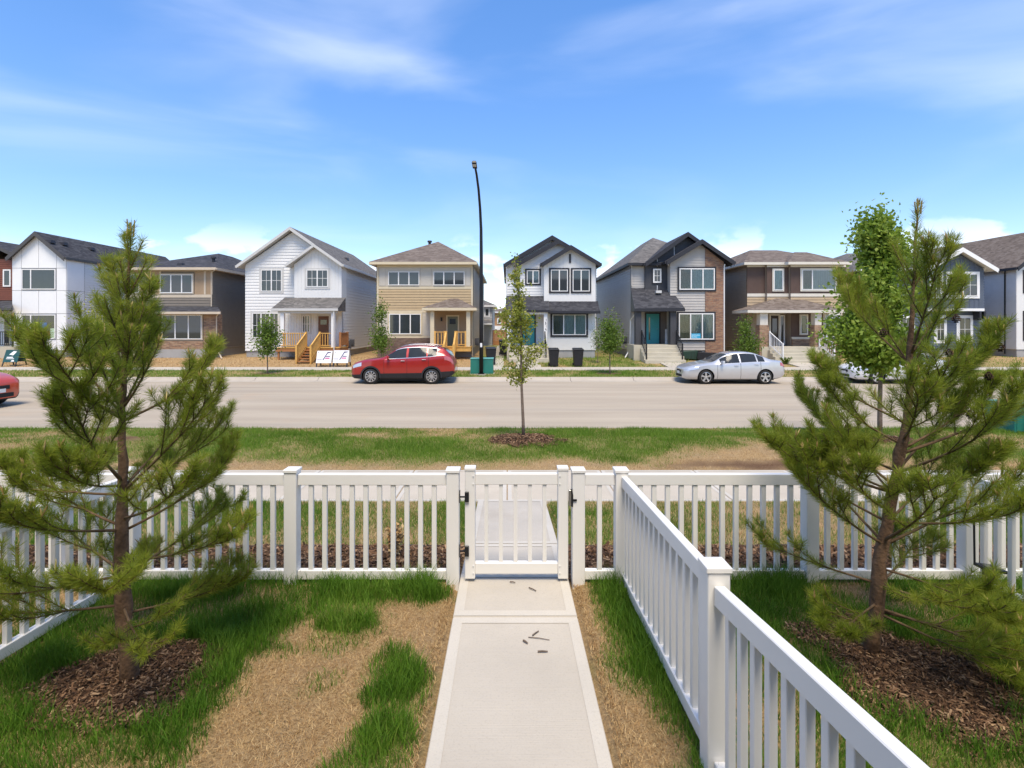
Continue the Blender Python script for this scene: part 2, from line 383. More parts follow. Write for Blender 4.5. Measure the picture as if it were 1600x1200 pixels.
# ------------------------------------------------------------------ road
m, t, b, g = base('dusty_road'); P = g.outputs['Position']
mp = t.nodes.new('ShaderNodeMapping'); mp.inputs['Scale'].default_value = (.10, .9, 1); t.links.new(P, mp.inputs[0])
c = _mix(t, _range(t, _noise(t, mp.outputs[0], 1.2, 6, .6), .3, .7), (.36, .30, .225), (.46, .39, .295))
c = _mix(t, _range(t, _noise(t, P, 110, 3, .8), .5, .75, 0, .45), c, (.20, .175, .15))
c = _mix(t, _range(t, _noise(t, P, .45, 7, .65), .56, .72, 0, .40), c, (.45, .33, .22))
mp2 = t.nodes.new('ShaderNodeMapping'); mp2.inputs['Scale'].default_value = (.03, 1.4, 1); t.links.new(P, mp2.inputs[0])
c = _mix(t, _range(t, _noise(t, mp2.outputs[0], 1.1, 3, .5), .52, .68, 0, .34), c, (.27, .235, .20))
t.links.new(c, b.inputs['Base Color']); b.inputs['Roughness'].default_value = .9; b.inputs['Specular IOR Level'].default_value = .2
bump(t, b, _noise(t, P, 160, 4), .3, .004); ROADM = m
ry = [12.66, 14, 16, 18.4, 21, 23, 23.85]; rz = [0.0, .02, .035, .045, .03, .012, 0.0]
mb = MB(); xs = [-400, -60, -30, -15, 0, 15, 30, 60, 400]
mb.add([(x, y, z) for y, z in zip(ry, rz) for x in xs], [(j * 9 + i, j * 9 + i + 1, j * 9 + i + 10, j * 9 + i + 9) for j in range(6) for i in range(8)])
struct(mb.build('road', ROADM, smooth=True))
# rolled kerbs with gutter pans, cast in lengths
def kerb(name, ys, zs):
    root = bpy.data.objects.new(name, None); COL.objects.link(root); root['kind'] = 'structure'; OFF[root.name] = Vector((0, 0, 0))
    mb = MB(); n = len(ys); L = 2.98
    mb.add([(x, y, z) for x in (0, L) for y, z in zip(ys, zs)] + [(x, y, -.12) for x in (0, L) for y in (ys[0], ys[-1])],
           [(i, n + i, n + i + 1, i + 1) for i in range(n - 1)] + [(0, *range(1, n), 2 * n + 1, 2 * n), (n, *range(n + 1, 2 * n), 2 * n + 3, 2 * n + 2)])
    me = mb.mesh('kerb_stone', KERB)
    for k in range(-14, 14): inst('kerb_stone', me, root, (k * 3.0, 0, 0))
kerb('kerb_near', [12.40, 12.47, 12.55, 12.62, 12.68, 12.70], [.172, .172, .15, .05, .012, -.02])
kerb('kerb_far', [23.82, 23.86, 24.28, 24.34, 24.42, 24.52, 24.62], [-.02, .006, .016, .05, .12, .145, .145])

# ------------------------------------------------------------------ paths
def slab(root, x0, x1, y0, y1, za, zb, m=CONC, edge=.0, th=.1):
    mb = MB().hexa([(x0, y0, za - th), (x1, y0, za - th), (x1, y1, zb - th), (x0, y1, zb - th)], [(x0, y0, za), (x1, y0, za), (x1, y1, zb), (x0, y1, zb)])
    o = mb.build('slab', m, root, bevel=.006)
    if edge:
        e = edge; d = .0035; q = MB()
        def strip(a0, a1, b0, b1):
            zz = lambda y: za + (zb - za) * (y - y0) / (y1 - y0) + d
            q.add([(a0, b0, zz(b0)), (a1, b0, zz(b0)), (a1, b1, zz(b1)), (a0, b1, zz(b1))], [(0, 1, 2, 3)])
        i = .006
        strip(x0 + i, x0 + e, y0 + i, y1 - i); strip(x1 - e, x1 - i, y0 + i, y1 - i); strip(x0 + e, x1 - e, y0 + i, y0 + e); strip(x0 + e, x1 - e, y1 - e, y1 - i)
        q.build('tooled_edge', CONC_E, o)
    return o
def sroot(name): r = bpy.data.objects.new(name, None); COL.objects.link(r); r['kind'] = 'structure'; OFF[r.name] = Vector((0, 0, 0)); return r
gp = sroot('garden_path')
for y0, y1, za, zb in ((.5, 2.18, .588, .588), (2.19, 3.685, .588, .587), (3.697, 4.34, .586, .584), (4.352, 5.085, .574, .512), (5.095, 6.86, .51, .335)):
    slab(gp, WALK0, WALK1, y0, y1, za, zb, edge=.075)
sw = sroot('sidewalk_near')
for k in range(-11, 12): slab(sw, k * 1.52, k * 1.52 + 1.51, 6.88, 8.40, .318, .298, CONC_S, edge=.06)
sf = sroot('sidewalk_far'); mb = MB().box(0, 1.51, 27.5, 29.3, -.05, .228); me = mb.mesh('slab', CONC_F); bevel_mesh(me, .01)
for k in range(-24, 25): inst('slab', me, sf, (k * 1.52, 0, 0))
def path(name, x0, x1, y0, y1, za, zb):
    r = sroot(name); n = max(1, round((y1 - y0) / 1.3))
    for i in range(n):
        a = y0 + (y1 - y0) * i / n; b_ = y0 + (y1 - y0) * (i + 1) / n - .012; s = lambda y: za + (zb - za) * (y - y0) / (y1 - y0)
        slab(r, x0, x1, a, b_, s(a), s(b_), CONC_F)
    return r
path('house_path', XP(806, 31), XP(843, 31), 29.32, 32.2, .25, .42)
path('house_path', XP(1030, 31), XP(1062, 31), 29.32, 31.9, .25, .44)
path('house_path', XP(1225, 31), XP(1262, 31), 29.32, 31.8, .25, .44)
path('side_passage', XP(771, 36), XP(788, 36), 29.32, 33.2, .235, .505); path('side_passage', XP(771, 36), XP(788, 36), 33.22, 52, .506, .525)
# ------------------------------------------------------------------ white vinyl fence and gate
FY = 4.23
POST = MB().box(-.051, .051, -.051, .051, 0, .985).mesh('post', VINYL); bevel_mesh(POST, .004)
CAP = MB().hexa([(-.058, -.058, 0), (.058, -.058, 0), (.058, .058, 0), (-.058, .058, 0)], [(-.058, -.058, .024), (.058, -.058, .024), (.058, .058, .024), (-.058, .058, .024)])
CAP.hexa([(-.058, -.058, .0241), (.058, -.058, .0241), (.058, .058, .0241), (-.058, .058, .0241)], [(-.02, -.02, .034), (.02, -.02, .034), (.02, .02, .034), (-.02, .02, .034)])
CAP = CAP.mesh('post_cap', VINYL); bevel_mesh(CAP, .0025)
PICK = MB().box(-.019, .019, -.016, .016, 0, .72).mesh('picket', VINYL); bevel_mesh(PICK, .003)
def fpost(root, x, y, ztop):
    o = inst('post', POST, root, (x, y, ztop - .985 - .034)); inst('post_cap', CAP, o, (x, y, ztop - .034)); return o
def rail(root, A, B, h, w=.05):
    """box from A to B (centre of the top edge), h high, w wide, ends plumb"""
    A = Vector(A); B = Vector(B); d = (B - A).to_2d().normalized(); n = Vector((-d.y, d.x, 0)) * (w / 2); dz = Vector((0, 0, -h))
    b = [A - n + dz, B - n + dz, B + n + dz, A + n + dz]; tp = [A - n, B - n, B + n, A + n]
    return MB().hexa(b, tp).build('rail', VINYL, root, bevel=.004)
def panel(root, A, B, ztA, ztB, step=.1128, side=False):
    """A, B: post centres (x, y); zt: top of the top rail at each post"""
    A = Vector((*A, 0)); B = Vector((*B, 0)); d = (B - A).normalized(); L = (B - A).length
    a = A + d * .053; b = B - d * .053; q = lambda t: ztA + (ztB - ztA) * t / L
    rail(root, (a.x, a.y, q(.053)), (b.x, b.y, q(L - .053)), .09)
    rail(root, (a.x, a.y, q(.053) - .79), (b.x, b.y, q(L - .053) - .79), .075)
    n = max(1, int((L - .14) / step)); s0 = (L - (n - 1) * step) / 2
    for i in range(n):
        t = s0 + i * step; p = A + d * t
        o = inst('picket', PICK, root, (p.x, p.y, q(t) - .805))
        if side: o.rotation_euler = (0, 0, R(90))
ZT, ZR = 1.516, 1.463
fl = thing('picket_fence', 'white vinyl picket fence along the sidewalk, left of the gate and behind the left pine', 'fence', (-2.0, FY, .55), 'white vinyl picket fences')
for x in (-.449, -1.777, -3.11, -3.70, -5.4): fpost(fl, x, FY, ZT)
for a, b_ in ((-1.777, -.449), (-3.11, -1.777), (-3.70, -3.11), (-5.4, -3.70)): panel(fl, (a, FY), (b_, FY), ZR, ZR)
fr = thing('picket_fence', 'white vinyl picket fence along the sidewalk, right of the gate and behind the right pine', 'fence', (2.0, FY, .55), 'white vinyl picket fences')
for x in (.582, .936, 2.496, 3.80, 5.5): fpost(fr, x, FY, ZT)
for a, b_ in ((.582, .936), (.936, 2.496), (2.496, 3.80), (3.80, 5.5)): panel(fr, (a, FY), (b_, FY), ZR, ZR)
def side_fence(label, X, y0):
    f = thing('picket_fence', label, 'fence', (X, 2.4, .6), 'white vinyl picket fences')
    fpost(f, X, 2.36, 1.61); fpost(f, X, .45, 1.86)
    panel(f, (X, y0), (X, 2.36), 1.452, 1.552, side=True); panel(f, (X, 2.36), (X, .45), 1.512, 1.775, side=True)
side_fence('white vinyl picket side fence running towards the viewer beside the concrete path', .955, FY - .0)
side_fence('white vinyl picket side fence at the left edge behind the left pine', -3.11, FY - .0)
side_fence('white vinyl picket side fence at the right edge beside the small black lamp', 3.80, FY - .0)

gt = thing('garden_gate', 'white vinyl picket gate with black hinges closing the concrete path', 'gate', (.07, FY, .6))
def gbox(n, *a, **k): return bx(n, VINYL, gt, *a, **k)
gx0, gx1 = XP(727, FY), XP(887, FY)
for x0, x1 in ((gx0, gx0 + .083), (gx1 - .083, gx1)):
    s = gbox('stile', x0, x1, FY - .04, FY + .04, .612, 1.50, bevel=.004)
    xc = (x0 + x1) / 2; q = MB().box(x0 - .004, x1 + .004, FY - .045, FY + .045, 1.4975, 1.522); q.build('stile_cap', VINYL, s, bevel=.003)
gbox('rail', gx0 + .083, gx1 - .083, FY - .025, FY + .025, 1.378, 1.468, bevel=.004)
gbox('rail', gx0 + .083, gx1 - .083, FY - .025, FY + .025, .645, .735, bevel=.004)
for px in (760, 782.7, 805.5, 828, 850.7):
    me = bpy.data.meshes.get('gate_picket') or MB().box(-.016, .016, -.014, .014, 0, .66).mesh('gate_picket', VINYL)
    inst('picket', me, gt, (XP(px, FY), FY, .727))
SCREW = mat('screw_cap', (.75, .74, .72), .4, .02)
for x in (gx0 + .068, gx1 - .068):
    for z in (1.455, 1.39, .72, .66):
        MB().tube([(x, FY - .0395, z), (x, FY - .046, z)], .006, 8).build('screw_cap', SCREW, gt)
for z0, z1 in ((1.246, 1.328), (.802, .886)):
    h = bx('hinge', BLACKM, gt, gx0 + .0, gx0 + .034, FY - .060, FY - .0405, z0, z1, bevel=.003)
    q = MB().box(gx0 - .040, gx0 + .002, FY - .052, FY - .046, (z0 + z1) / 2 - .006, (z0 + z1) / 2 + .006).box(gx0 - .044, gx0 - .038, FY - .058, FY - .030, z0 - .006, z1 + .01)
    q.build('hinge_leaf', BLACKM, h)
STEEL = mat('worn_steel', (.40, .38, .34), .35, .2, 30, metal=.8)
la = bx('latch', STEEL, gt, gx1 + .002, gx1 + .024, FY - .058, FY - .036, 1.215, 1.345, bevel=.004)
MB().tube([(gx1 + .022, FY - .052, 1.350), (gx1 + .032, FY - .054, 1.30), (gx1 + .030, FY - .054, 1.21)], .008, 6).box(gx1 + .030, gx1 + .068, FY - .061, FY - .0525, 1.255, 1.270).build('latch_handle', BLACKM, la)

# twigs dropped on the path
TW = mat('dry_twig', (.17, .13, .10), .9, .3, 30)
def twig(label, px, py, dx, dy, r=.006, bend=.0):
    Y = (CZ - .588) * F / (py - HY); x = XP(px, Y); z = .591 + r
    o = MB().tube([(x - dx / 2, Y - dy / 2, z), (x + bend, Y + bend * .5, z + .002), (x + dx / 2, Y + dy / 2, z)], [r, r * .9, r * .7], 4).build('twig', TW, origin=(x, Y, .591))
    tag(o, label, 'twig', 'twigs on the path')
twig('short dark twig on the path slab closest to the gate, left one of two', 801, 911, .045, -.01, .005)
twig('dark twig lying slantwise on the path slab closest to the gate, right one of two', 832, 922, .055, -.05, .005)
twig('twig leaning up right in the little heap on the long path slab', 837, 991, .045, .05, .005)
twig('thin pale long twig pointing right on the long path slab', 842, 999, .14, -.03, .003, .003)
twig('straight brown twig lowest on the long path slab', 848, 1020, .065, .0, .006)
twig('small ochre bark scrap on the long path slab', 821, 1005, .028, -.03, .007)
# ------------------------------------------------------------------ grass and mulch
def frames(n, rng):
    a = rng.uniform(0, 2 * np.pi, n); return np.cos(a), np.sin(a)
def blades(name, x, y, h, w, lean, m, seg=1, seed=1, zoff=0.):
    rng = np.random.default_rng(seed); n = len(x); z = gz(x, y) - .006 + zoff
    c, s = frames(n, rng); la = rng.uniform(0, 2 * np.pi, n); ln = h * rng.uniform(.15, 1, n) * lean
    B = np.stack([x, y, z], 1); Wd = np.stack([c, s, np.zeros(n)], 1) * (w[:, None] / 2)
    T = B + np.stack([np.cos(la) * ln, np.sin(la) * ln, h], 1)
    if seg == 1:
        V = np.stack([B - Wd, B + Wd, T], 1).reshape(-1, 3); Fc = np.arange(3 * n).reshape(-1, 3)
        return npmesh(name, V, Fc, m, 3, 'stuff')
    M = B + (T - B) * .55; M[:, :2] -= (T - B)[:, :2] * .22
    V = np.stack([B - Wd, B + Wd, M + Wd * .75, M - Wd * .75, T], 1).reshape(-1, 3); k = np.arange(n)[:, None] * 5
    Fc = np.concatenate([k + [0, 1, 2], k + [0, 2, 3], k + [3, 2, 4]], 1).reshape(-1, 3)
    return npmesh(name, V, Fc, m, 3, 'stuff')
def scatter(x0, x1, y0, y1, dens, seed):
    rng = np.random.default_rng(seed); n = int((x1 - x0) * (y1 - y0) * dens); return rng.uniform(x0, x1, n), rng.uniform(y0, y1, n), rng
GRASS = island('lawn_grass', [(0, (.055, .13, .012)), (.45, (.10, .215, .019)), (.8, (.17, .30, .033)), (1, (.35, .38, .09))], .5, .35, 1.5)
GRASS_F = island('boulevard_grass', [(0, (.09, .17, .016)), (.5, (.155, .27, .026)), (.85, (.24, .34, .05)), (1, (.42, .42, .12))], .5, .35, .9)
STRAW = island('dry_grass', [(0, (.25, .145, .062)), (.35, (.43, .27, .12)), (.7, (.56, .385, .185)), (1, (.70, .53, .28))], .8, .15)
CHIP = island('bark_mulch', [(0, (.035, .020, .011)), (.45, (.095, .050, .026)), (.8, (.19, .105, .055)), (1, (.36, .24, .14))], .9, 0)
def offpath(x, y): return (x < WALK0 - .008) | (x > WALK1 + .008) | (y > 6.95)
# yards
x, y, rng = scatter(-3.9, 4.6, 1.0, 4.30, 14500, 3)
g = gmask(x, y); mu = mulch(x, y); keep = offpath(x, y) & (rng.random(len(x)) < g * .95) & (mu < .25 + .75 * rng.random(len(x)) ** 2.5)
keep &= (y > 2.2) | (rng.random(len(x)) < .4)
x, y, g = x[keep], y[keep], g[keep]; n = len(x)
tuft = (.5 + 1.0 * fbm(x, y, 3.0, 31)) * np.where(y > 3.9, 1.35, 1.)
blades('lawn_grass', x, y, rng.uniform(.05, .135, n) * (.45 + .6 * g) * tuft, rng.uniform(.0030, .0058, n), .75, GRASS, 2, 4)
x, y, rng = scatter(-3.9, 4.6, 1.0, 4.30, 19000, 5)
g = gmask(x, y); mu = mulch(x, y); keep = offpath(x, y) & (rng.random(len(x)) > g * 1.15) & (mu < .5)
keep &= (y > 2.2) | (rng.random(len(x)) < .4)
x, y = x[keep], y[keep]; n = len(x); blades('dry_grass', x, y, rng.uniform(.006, .028, n), rng.uniform(.0022, .0042, n), 1.9, STRAW, 2, 6)
# between fence and sidewalk
x, y, rng = scatter(-7.5, 9, 5.05, 6.86, 4200, 7); g = gmask(x, y); keep = offpath(x, y) & (rng.random(len(x)) < g + .12); x, y, g = x[keep], y[keep], g[keep]; n = len(x)
blades('lawn_grass', x, y, rng.uniform(.04, .11, n) * (.5 + .6 * g), rng.uniform(.004, .008, n), .7, GRASS, 1, 8)
x, y, rng = scatter(-7.5, 9, 5.05, 6.86, 1600, 9); keep = offpath(x, y); x, y = x[keep], y[keep]; n = len(x); blades('dry_grass', x, y, rng.uniform(.015, .05, n), rng.uniform(.004, .008, n), 1.6, STRAW, 1, 10)
# boulevard
x, y, rng = scatter(-15, 16, 8.42, 12.42, 2900, 11); g = gmask(x, y); mu = mulch(x, y); keep = (rng.random(len(x)) < g) & (mu < .5); x, y, g = x[keep], y[keep], g[keep]; n = len(x)
blades('boulevard_grass', x, y, rng.uniform(.03, .095, n) * (.5 + .6 * g) * (.6 + .8 * fbm(x, y, 1.5, 41)), rng.uniform(.005, .011, n), .7, GRASS_F, 1, 12)
x, y, rng = scatter(-15, 16, 8.42, 12.42, 1500, 13); g = gmask(x, y); mu = mulch(x, y); keep = (rng.random(len(x)) > g * .9) & (mu < .5); x, y = x[keep], y[keep]; n = len(x)
blades('dry_grass', x, y, rng.uniform(.012, .04, n), rng.uniform(.005, .01, n), 1.8, STRAW, 1, 14)
# across the road
x, y, rng = scatter(-30, 34, 24.66, 27.5, 420, 15); g = gmask(x, y); keep = (rng.random(len(x)) < g) & (mulch(x, y) < .4); x, y = x[keep], y[keep]; n = len(x)
blades('verge_grass', x, y, rng.uniform(.05, .12, n), rng.uniform(.014, .03, n), .7, GRASS_F, 1, 16)
x, y, rng = scatter(-34, 40, 29.35, 34.2, 230, 17); g = gmask(x, y); keep = (rng.random(len(x)) < g * .9); x, y = x[keep], y[keep]; n = len(x)
blades('house_lawn_grass', x, y, rng.uniform(.06, .16, n), rng.uniform(.015, .035, n), .7, GRASS_F, 1, 18)
x, y, rng = scatter(-34, 4, 29.35, 34.2, 120, 19); g = gmask(x, y); keep = (rng.random(len(x)) > g); x, y = x[keep], y[keep]; n = len(x)
blades('dry_grass', x, y, rng.uniform(.03, .10, n), rng.uniform(.015, .03, n), 1.2, STRAW, 1, 20)
# bark mulch
def chips(name, x, y, size, seed, thick=.35):
    rng = np.random.default_rng(seed); n = len(x); z = gz(x, y) + rng.uniform(.0, .025, n)
    C = np.stack([x, y, z], 1); a = rng.uniform(0, 2 * np.pi, n); ti = rng.normal(0, .35, n)
    U = np.stack([np.cos(a) * np.cos(ti), np.sin(a) * np.cos(ti), np.sin(ti)], 1); N = np.stack([rng.normal(0, .4, n), rng.normal(0, .4, n), np.ones(n)], 1)
    Wv = np.cross(N, U); Wv /= np.linalg.norm(Wv, axis=1)[:, None]; N = np.cross(U, Wv)
    L = size * rng.uniform(.5, 1.5, n)[:, None]; B = L * rng.uniform(.15, .4, n)[:, None]; T = B * thick
    V = np.stack([C - U * L - Wv * B, C + U * L - Wv * B * .6, C + U * L * .9 + Wv * B, C - U * L + Wv * B * .7, C + N * T * 2], 1).reshape(-1, 3)
    k = np.arange(n)[:, None] * 5; Fc = np.concatenate([k + [0, 1, 4], k + [1, 2, 4], k + [2, 3, 4], k + [3, 0, 4]], 1).reshape(-1, 3)
    return npmesh(name, V, Fc, CHIP, 3, 'stuff')
def mscatter(x0, x1, y0, y1, d, seed, thr=.3):
    x, y, rng = scatter(x0, x1, y0, y1, d, seed); k = (mulch(x, y) > thr) & offpath(x, y); return x[k], y[k]
chips('bark_mulch', *mscatter(-3.1, -1.3, 2.3, 3.8, 11000, 21, .2), .0135, 22)
chips('bark_mulch', *mscatter(1.2, 3.7, 2.0, 4.1, 11000, 23, .2), .0135, 24)
chips('bark_mulch', *mscatter(-6, 7.5, 4.28, 5.07, 2600, 25), .028, 26)
chips('bark_mulch', *mscatter(-.7, 1.4, 9.5, 11.4, 3000, 27), .03, 28)
chips('bark_mulch', *mscatter(6.8, 8.7, 9.8, 11.5, 1600, 29), .03, 30)
ED = mat('garden_edging', (.05, .048, .045), .8, .2)
for n_, x0, x1 in (('left', -6, WALK0 - .01), ('right', WALK1 + .01, 7.5)):
    mb = MB(); xs = np.linspace(x0, x1, 30)
    mb.tube([(a, 5.07 + .01 * math.sin(a * 3), .50 + .006 * math.sin(a * 5)) for a in xs], .011, 5)
    tag(mb.build('garden_edging', ED, origin=(x0, 5.07, .5)), 'dark plastic edging strip along the mulch bed, %s of the path' % n_, 'edging', 'mulch bed edging')

# ------------------------------------------------------------------ pines
NEEDLE = island('pine_needles', [(0, (.13, .175, .018)), (.4, (.255, .312, .032)), (.75, (.38, .42, .055)), (1, (.54, .52, .12))], .5, .56, 2.2)
CANDLE = island('pine_candles', [(0, (.34, .22, .08)), (1, (.46, .36, .14))], .7, .1)
CONE = mat('pine_cone', (.055, .032, .02), .9, .4, 60)
def unit(v): return v / np.linalg.norm(v)
def pine(name, label, basep, trunk, trad, whorls, seed, zgs, leader, cones=(), needle=.058, dens=1050, extra=()):
    rng = np.random.default_rng(seed); root = thing(name, label, 'tree', tuple(basep))
    T = np.array(trunk, float); hs = T[:, 2] - basep[2]
    def tp(h): return np.array([np.interp(h, hs, T[:, i]) for i in range(3)])
    tr = MB(); fine = np.linspace(0, hs[-1], 26); pts = [tp(h) for h in fine]
    pts = [p + np.array([rng.normal(0, .004), rng.normal(0, .004), 0]) for p in pts]; pts[0][2] -= .08
    tr.tube(pts, [np.interp(h, hs, trad) * (1 + .10 * rng.normal()) for h in fine], 10)
    tr.build('trunk', BARK, root, smooth=True)
    wood = MB(); shoots = []; tips = []
    def limb(p0, d, L, up, r0, n=7, wob=.10):
        p = np.array(p0, float); d = unit(np.array(d, float)); out = [p.copy()]
        for i in range(n):
            t = (i + 1) / n; d = unit(d + np.array([0, 0, up * (t - .25) / n * 2.2]) + rng.normal(0, wob / n ** .5 * .5, 3)); p = p + d * L / n; out.append(p.copy())
        return np.array(out)
    def along(P, t):
        k = t * (len(P) - 1); i = min(int(k), len(P) - 2); f = k - i; return P[i] * (1 - f) + P[i + 1] * f, unit(P[i + 1] - P[i])
    def spray(P, L, depth, bare):
        shoots.append((P, bare))
        if depth == 0: tips.append(P[-1]); return
        ts = [.42, .62, .80, .95] if depth == 2 else [.52, .82]
        for t in ts:
            if t < bare - .12: continue
            for s in (-1, 1):
                if rng.random() < (.10 if depth == 2 else .42): continue
                q, d = along(P, t); side = np.cross(d, [0, 0, 1.]); side = unit(side) if np.linalg.norm(side) > .05 else np.array([1., 0, 0])
                ang = rng.uniform(.38, .78); dv = d * math.cos(ang) + side * s * math.sin(ang) + np.array([0, 0, rng.uniform(.05, .5)])
                l = L * (.52 if depth == 2 else .45) * (1.12 - t) ** .7 * rng.uniform(.75, 1.2) + .05
                Q = limb(q, dv, l, .5, .004, 5); wood.tube(Q, np.linspace(.0042 if depth == 2 else .003, .0018, len(Q)), 5)
                spray(Q, l, depth - 1, .08)
        tips.append(P[-1])
    for (h, n, L, elev, up, a0, bare) in whorls:
        for i in range(n):
            az = R(a0 + 360 * i / n) + rng.normal(0, .16); e = R(elev + rng.normal(0, 6)); l = L * rng.uniform(.82, 1.12)
            p = tp(h + rng.normal(0, .025)); P = limb(p, (math.cos(az) * math.cos(e), math.sin(az) * math.cos(e), math.sin(e)), l, up, .01, 8)
            r0 = .004 + .0075 * l; wood.tube(P, np.linspace(r0, .003, len(P)), 6); spray(P, l, 2 if L > .5 else (1 if L > .3 else 0), bare)
    for (h, az, e, l, up, bare) in extra:
        p = tp(h); P = limb(p, (math.cos(R(az)) * math.cos(R(e)), math.sin(R(az)) * math.cos(R(e)), math.sin(R(e))), l, up, .01, 8)
        r0 = .004 + .0075 * l; wood.tube(P, np.linspace(r0, .003, len(P)), 6); spray(P, l, 2, bare)
    hh = np.linspace(leader, hs[-1], 8); shoots.append((np.array([tp(h) for h in hh]), 0.)); tips.append(tp(hs[-1]))
    wood.build('branches', TWIG, root, smooth=True)['kind'] = 'stuff'
    # needles
    Bs, Ds = [], []
    for P, bare in shoots:
        seg = np.diff(P, axis=0); sl = np.linalg.norm(seg, axis=1); tot = sl.sum(); cum = np.concatenate([[0], np.cumsum(sl)]) / tot
        n = int(tot * (1 - bare) * dens); t = bare + (1 - bare) * rng.random(n) ** .85
        i = np.clip(np.searchsorted(cum, t) - 1, 0, len(sl) - 1); f = (t - cum[i]) / (cum[i + 1] - cum[i])
        Bs.append(P[i] + seg[i] * f[:, None]); Ds.append(seg[i] / sl[i][:, None])
    for q in tips:
        n = 26; Bs.append(np.repeat(q[None], n, 0)); Ds.append(np.repeat(np.array([[0, 0, 1.]]), n, 0) + rng.normal(0, .4, (n, 3)))
    Bp = np.concatenate(Bs); D = np.concatenate(Ds); D /= np.linalg.norm(D, axis=1)[:, None]; n = len(Bp)
    r = rng.normal(size=(n, 3)); r -= D * (r * D).sum(1)[:, None]; r /= np.linalg.norm(r, axis=1)[:, None]
    a = rng.uniform(.45, 1.05, n)[:, None]; N = D * np.cos(a) + r * np.sin(a); N[:, 2] += .12
    L = needle * rng.uniform(.6, 1.15, n)[:, None]; Wd = np.cross(N, rng.normal(size=(n, 3))); Wd /= np.linalg.norm(Wd, axis=1)[:, None]; w = .00095
    tip = Bp + N * L; tip[:, 2] -= .003
    mid = Bp + N * L * .55 + r * .002
    V = np.stack([Bp - Wd * w * .7, Bp + Wd * w * .7, mid + Wd * w, mid - Wd * w, tip], 1).reshape(-1, 3); k = np.arange(n)[:, None] * 5
    Fc = np.concatenate([k + [0, 1, 2], k + [0, 2, 3], k + [3, 2, 4]], 1).reshape(-1, 3)
    o = npmesh('needles', V, Fc, NEEDLE, 3, 'stuff', root)
    # pale candles on the shoot ends that point up
    cm = MB()
    for q in tips:
        if rng.random() < .22 + .35 * max(0, (q[2] - basep[2]) / hs[-1] - .45):
            for _ in range(rng.integers(1, 4)):
                l = rng.uniform(.02, .055); d = np.array([rng.normal(0, .25), rng.normal(0, .25), 1.]); cm.tube([q, q + d * l * .6, q + d * l], [.0035, .0042, .0012], 5)
    q = tp(hs[-1])
    for k_ in range(5): cm.tube([q + [.012 * math.cos(k_ * 1.3), .012 * math.sin(k_ * 1.3), -.05], q + [.02 * math.cos(k_ * 1.3), .02 * math.sin(k_ * 1.3), .03 + .02 * (k_ % 2)]], [.005, .003], 5)
    o = cm.build('candles', CANDLE, root); o['kind'] = 'stuff'
    for (cx, cy, cz) in cones:
        c_ = MB()
        for lv in range(5):
            rr = (.009, .018, .020, .015, .007)[lv]; zc = -.024 + lv * .011
            for k_ in range(7):
                aa = k_ * .9 + lv * .45; dx, dy = math.cos(aa), math.sin(aa); ox, oy = -dy * .007, dx * .007
                c_.add([(cx, cy, cz + zc), (cx + dx * rr + ox, cy + dy * rr + oy, cz + zc - .001), (cx + dx * rr * 1.25, cy + dy * rr * 1.25, cz + zc + .006), (cx + dx * rr - ox, cy + dy * rr - oy, cz + zc - .001), (cx + dx * rr * .6, cy + dy * rr * .6, cz + zc + .010)],
                       [(0, 1, 4), (1, 2, 4), (2, 3, 4), (3, 0, 4), (0, 3, 2, 1)])
        c_.build('cone', CONE, root)
    return root
LP = lambda px, py: (XP(px, 3.0), 3.0, ZP(py, 3.0)); RP = lambda px, py: (XP(px, 3.27), 3.27, ZP(py, 3.27))
pine('pine_tree', 'bushy young pine with straight trunk in the left yard', L_PINE,
     [LP(205, 1062), LP(192, 960), LP(191, 860), LP(192, 740), LP(192, 640), LP(200, 480), LP(205, 356)], [.052, .041, .034, .024, .017, .010, .004],
     # height, count, length, elevation, upturn, first azimuth, bare share
     [(2.42, 3, .18, 72, .1, 20, .0), (2.24, 5, .26, 64, .15, 70, .0), (2.06, 5, .32, 60, .25, 10, .05), (1.90, 5, .36, 56, .3, 50, .08), (1.76, 6, .42, 54, .35, 30, .1), (1.58, 5, .50, 56, .4, 0, .14), (1.53, 4, .68, 36, .9, 30, .22),
      (1.14, 4, .76, 36, .7, 0, .26), (1.08, 3, .60, 16, .8, 60, .32), (.90, 5, .66, 18, .6, 25, .28), (.62, 5, .72, 8, .4, 0, .28), (.40, 4, .68, 3, .25, 30, .3)], 5, .6, 2.1)
cn = [RP(1380, 520), RP(1494, 498), RP(1483, 552), RP(1545, 588), RP(1563, 543), RP(1516, 648), RP(1325, 668), RP(1240, 712), RP(1350, 690)]
rg = random.Random(4); cn = [(x * (1 + e / 3.27), y + e, CZ + (z - CZ) * (1 + e / 3.27)) for (x, y, z) in cn for e in (rg.uniform(-.22, .05),)]
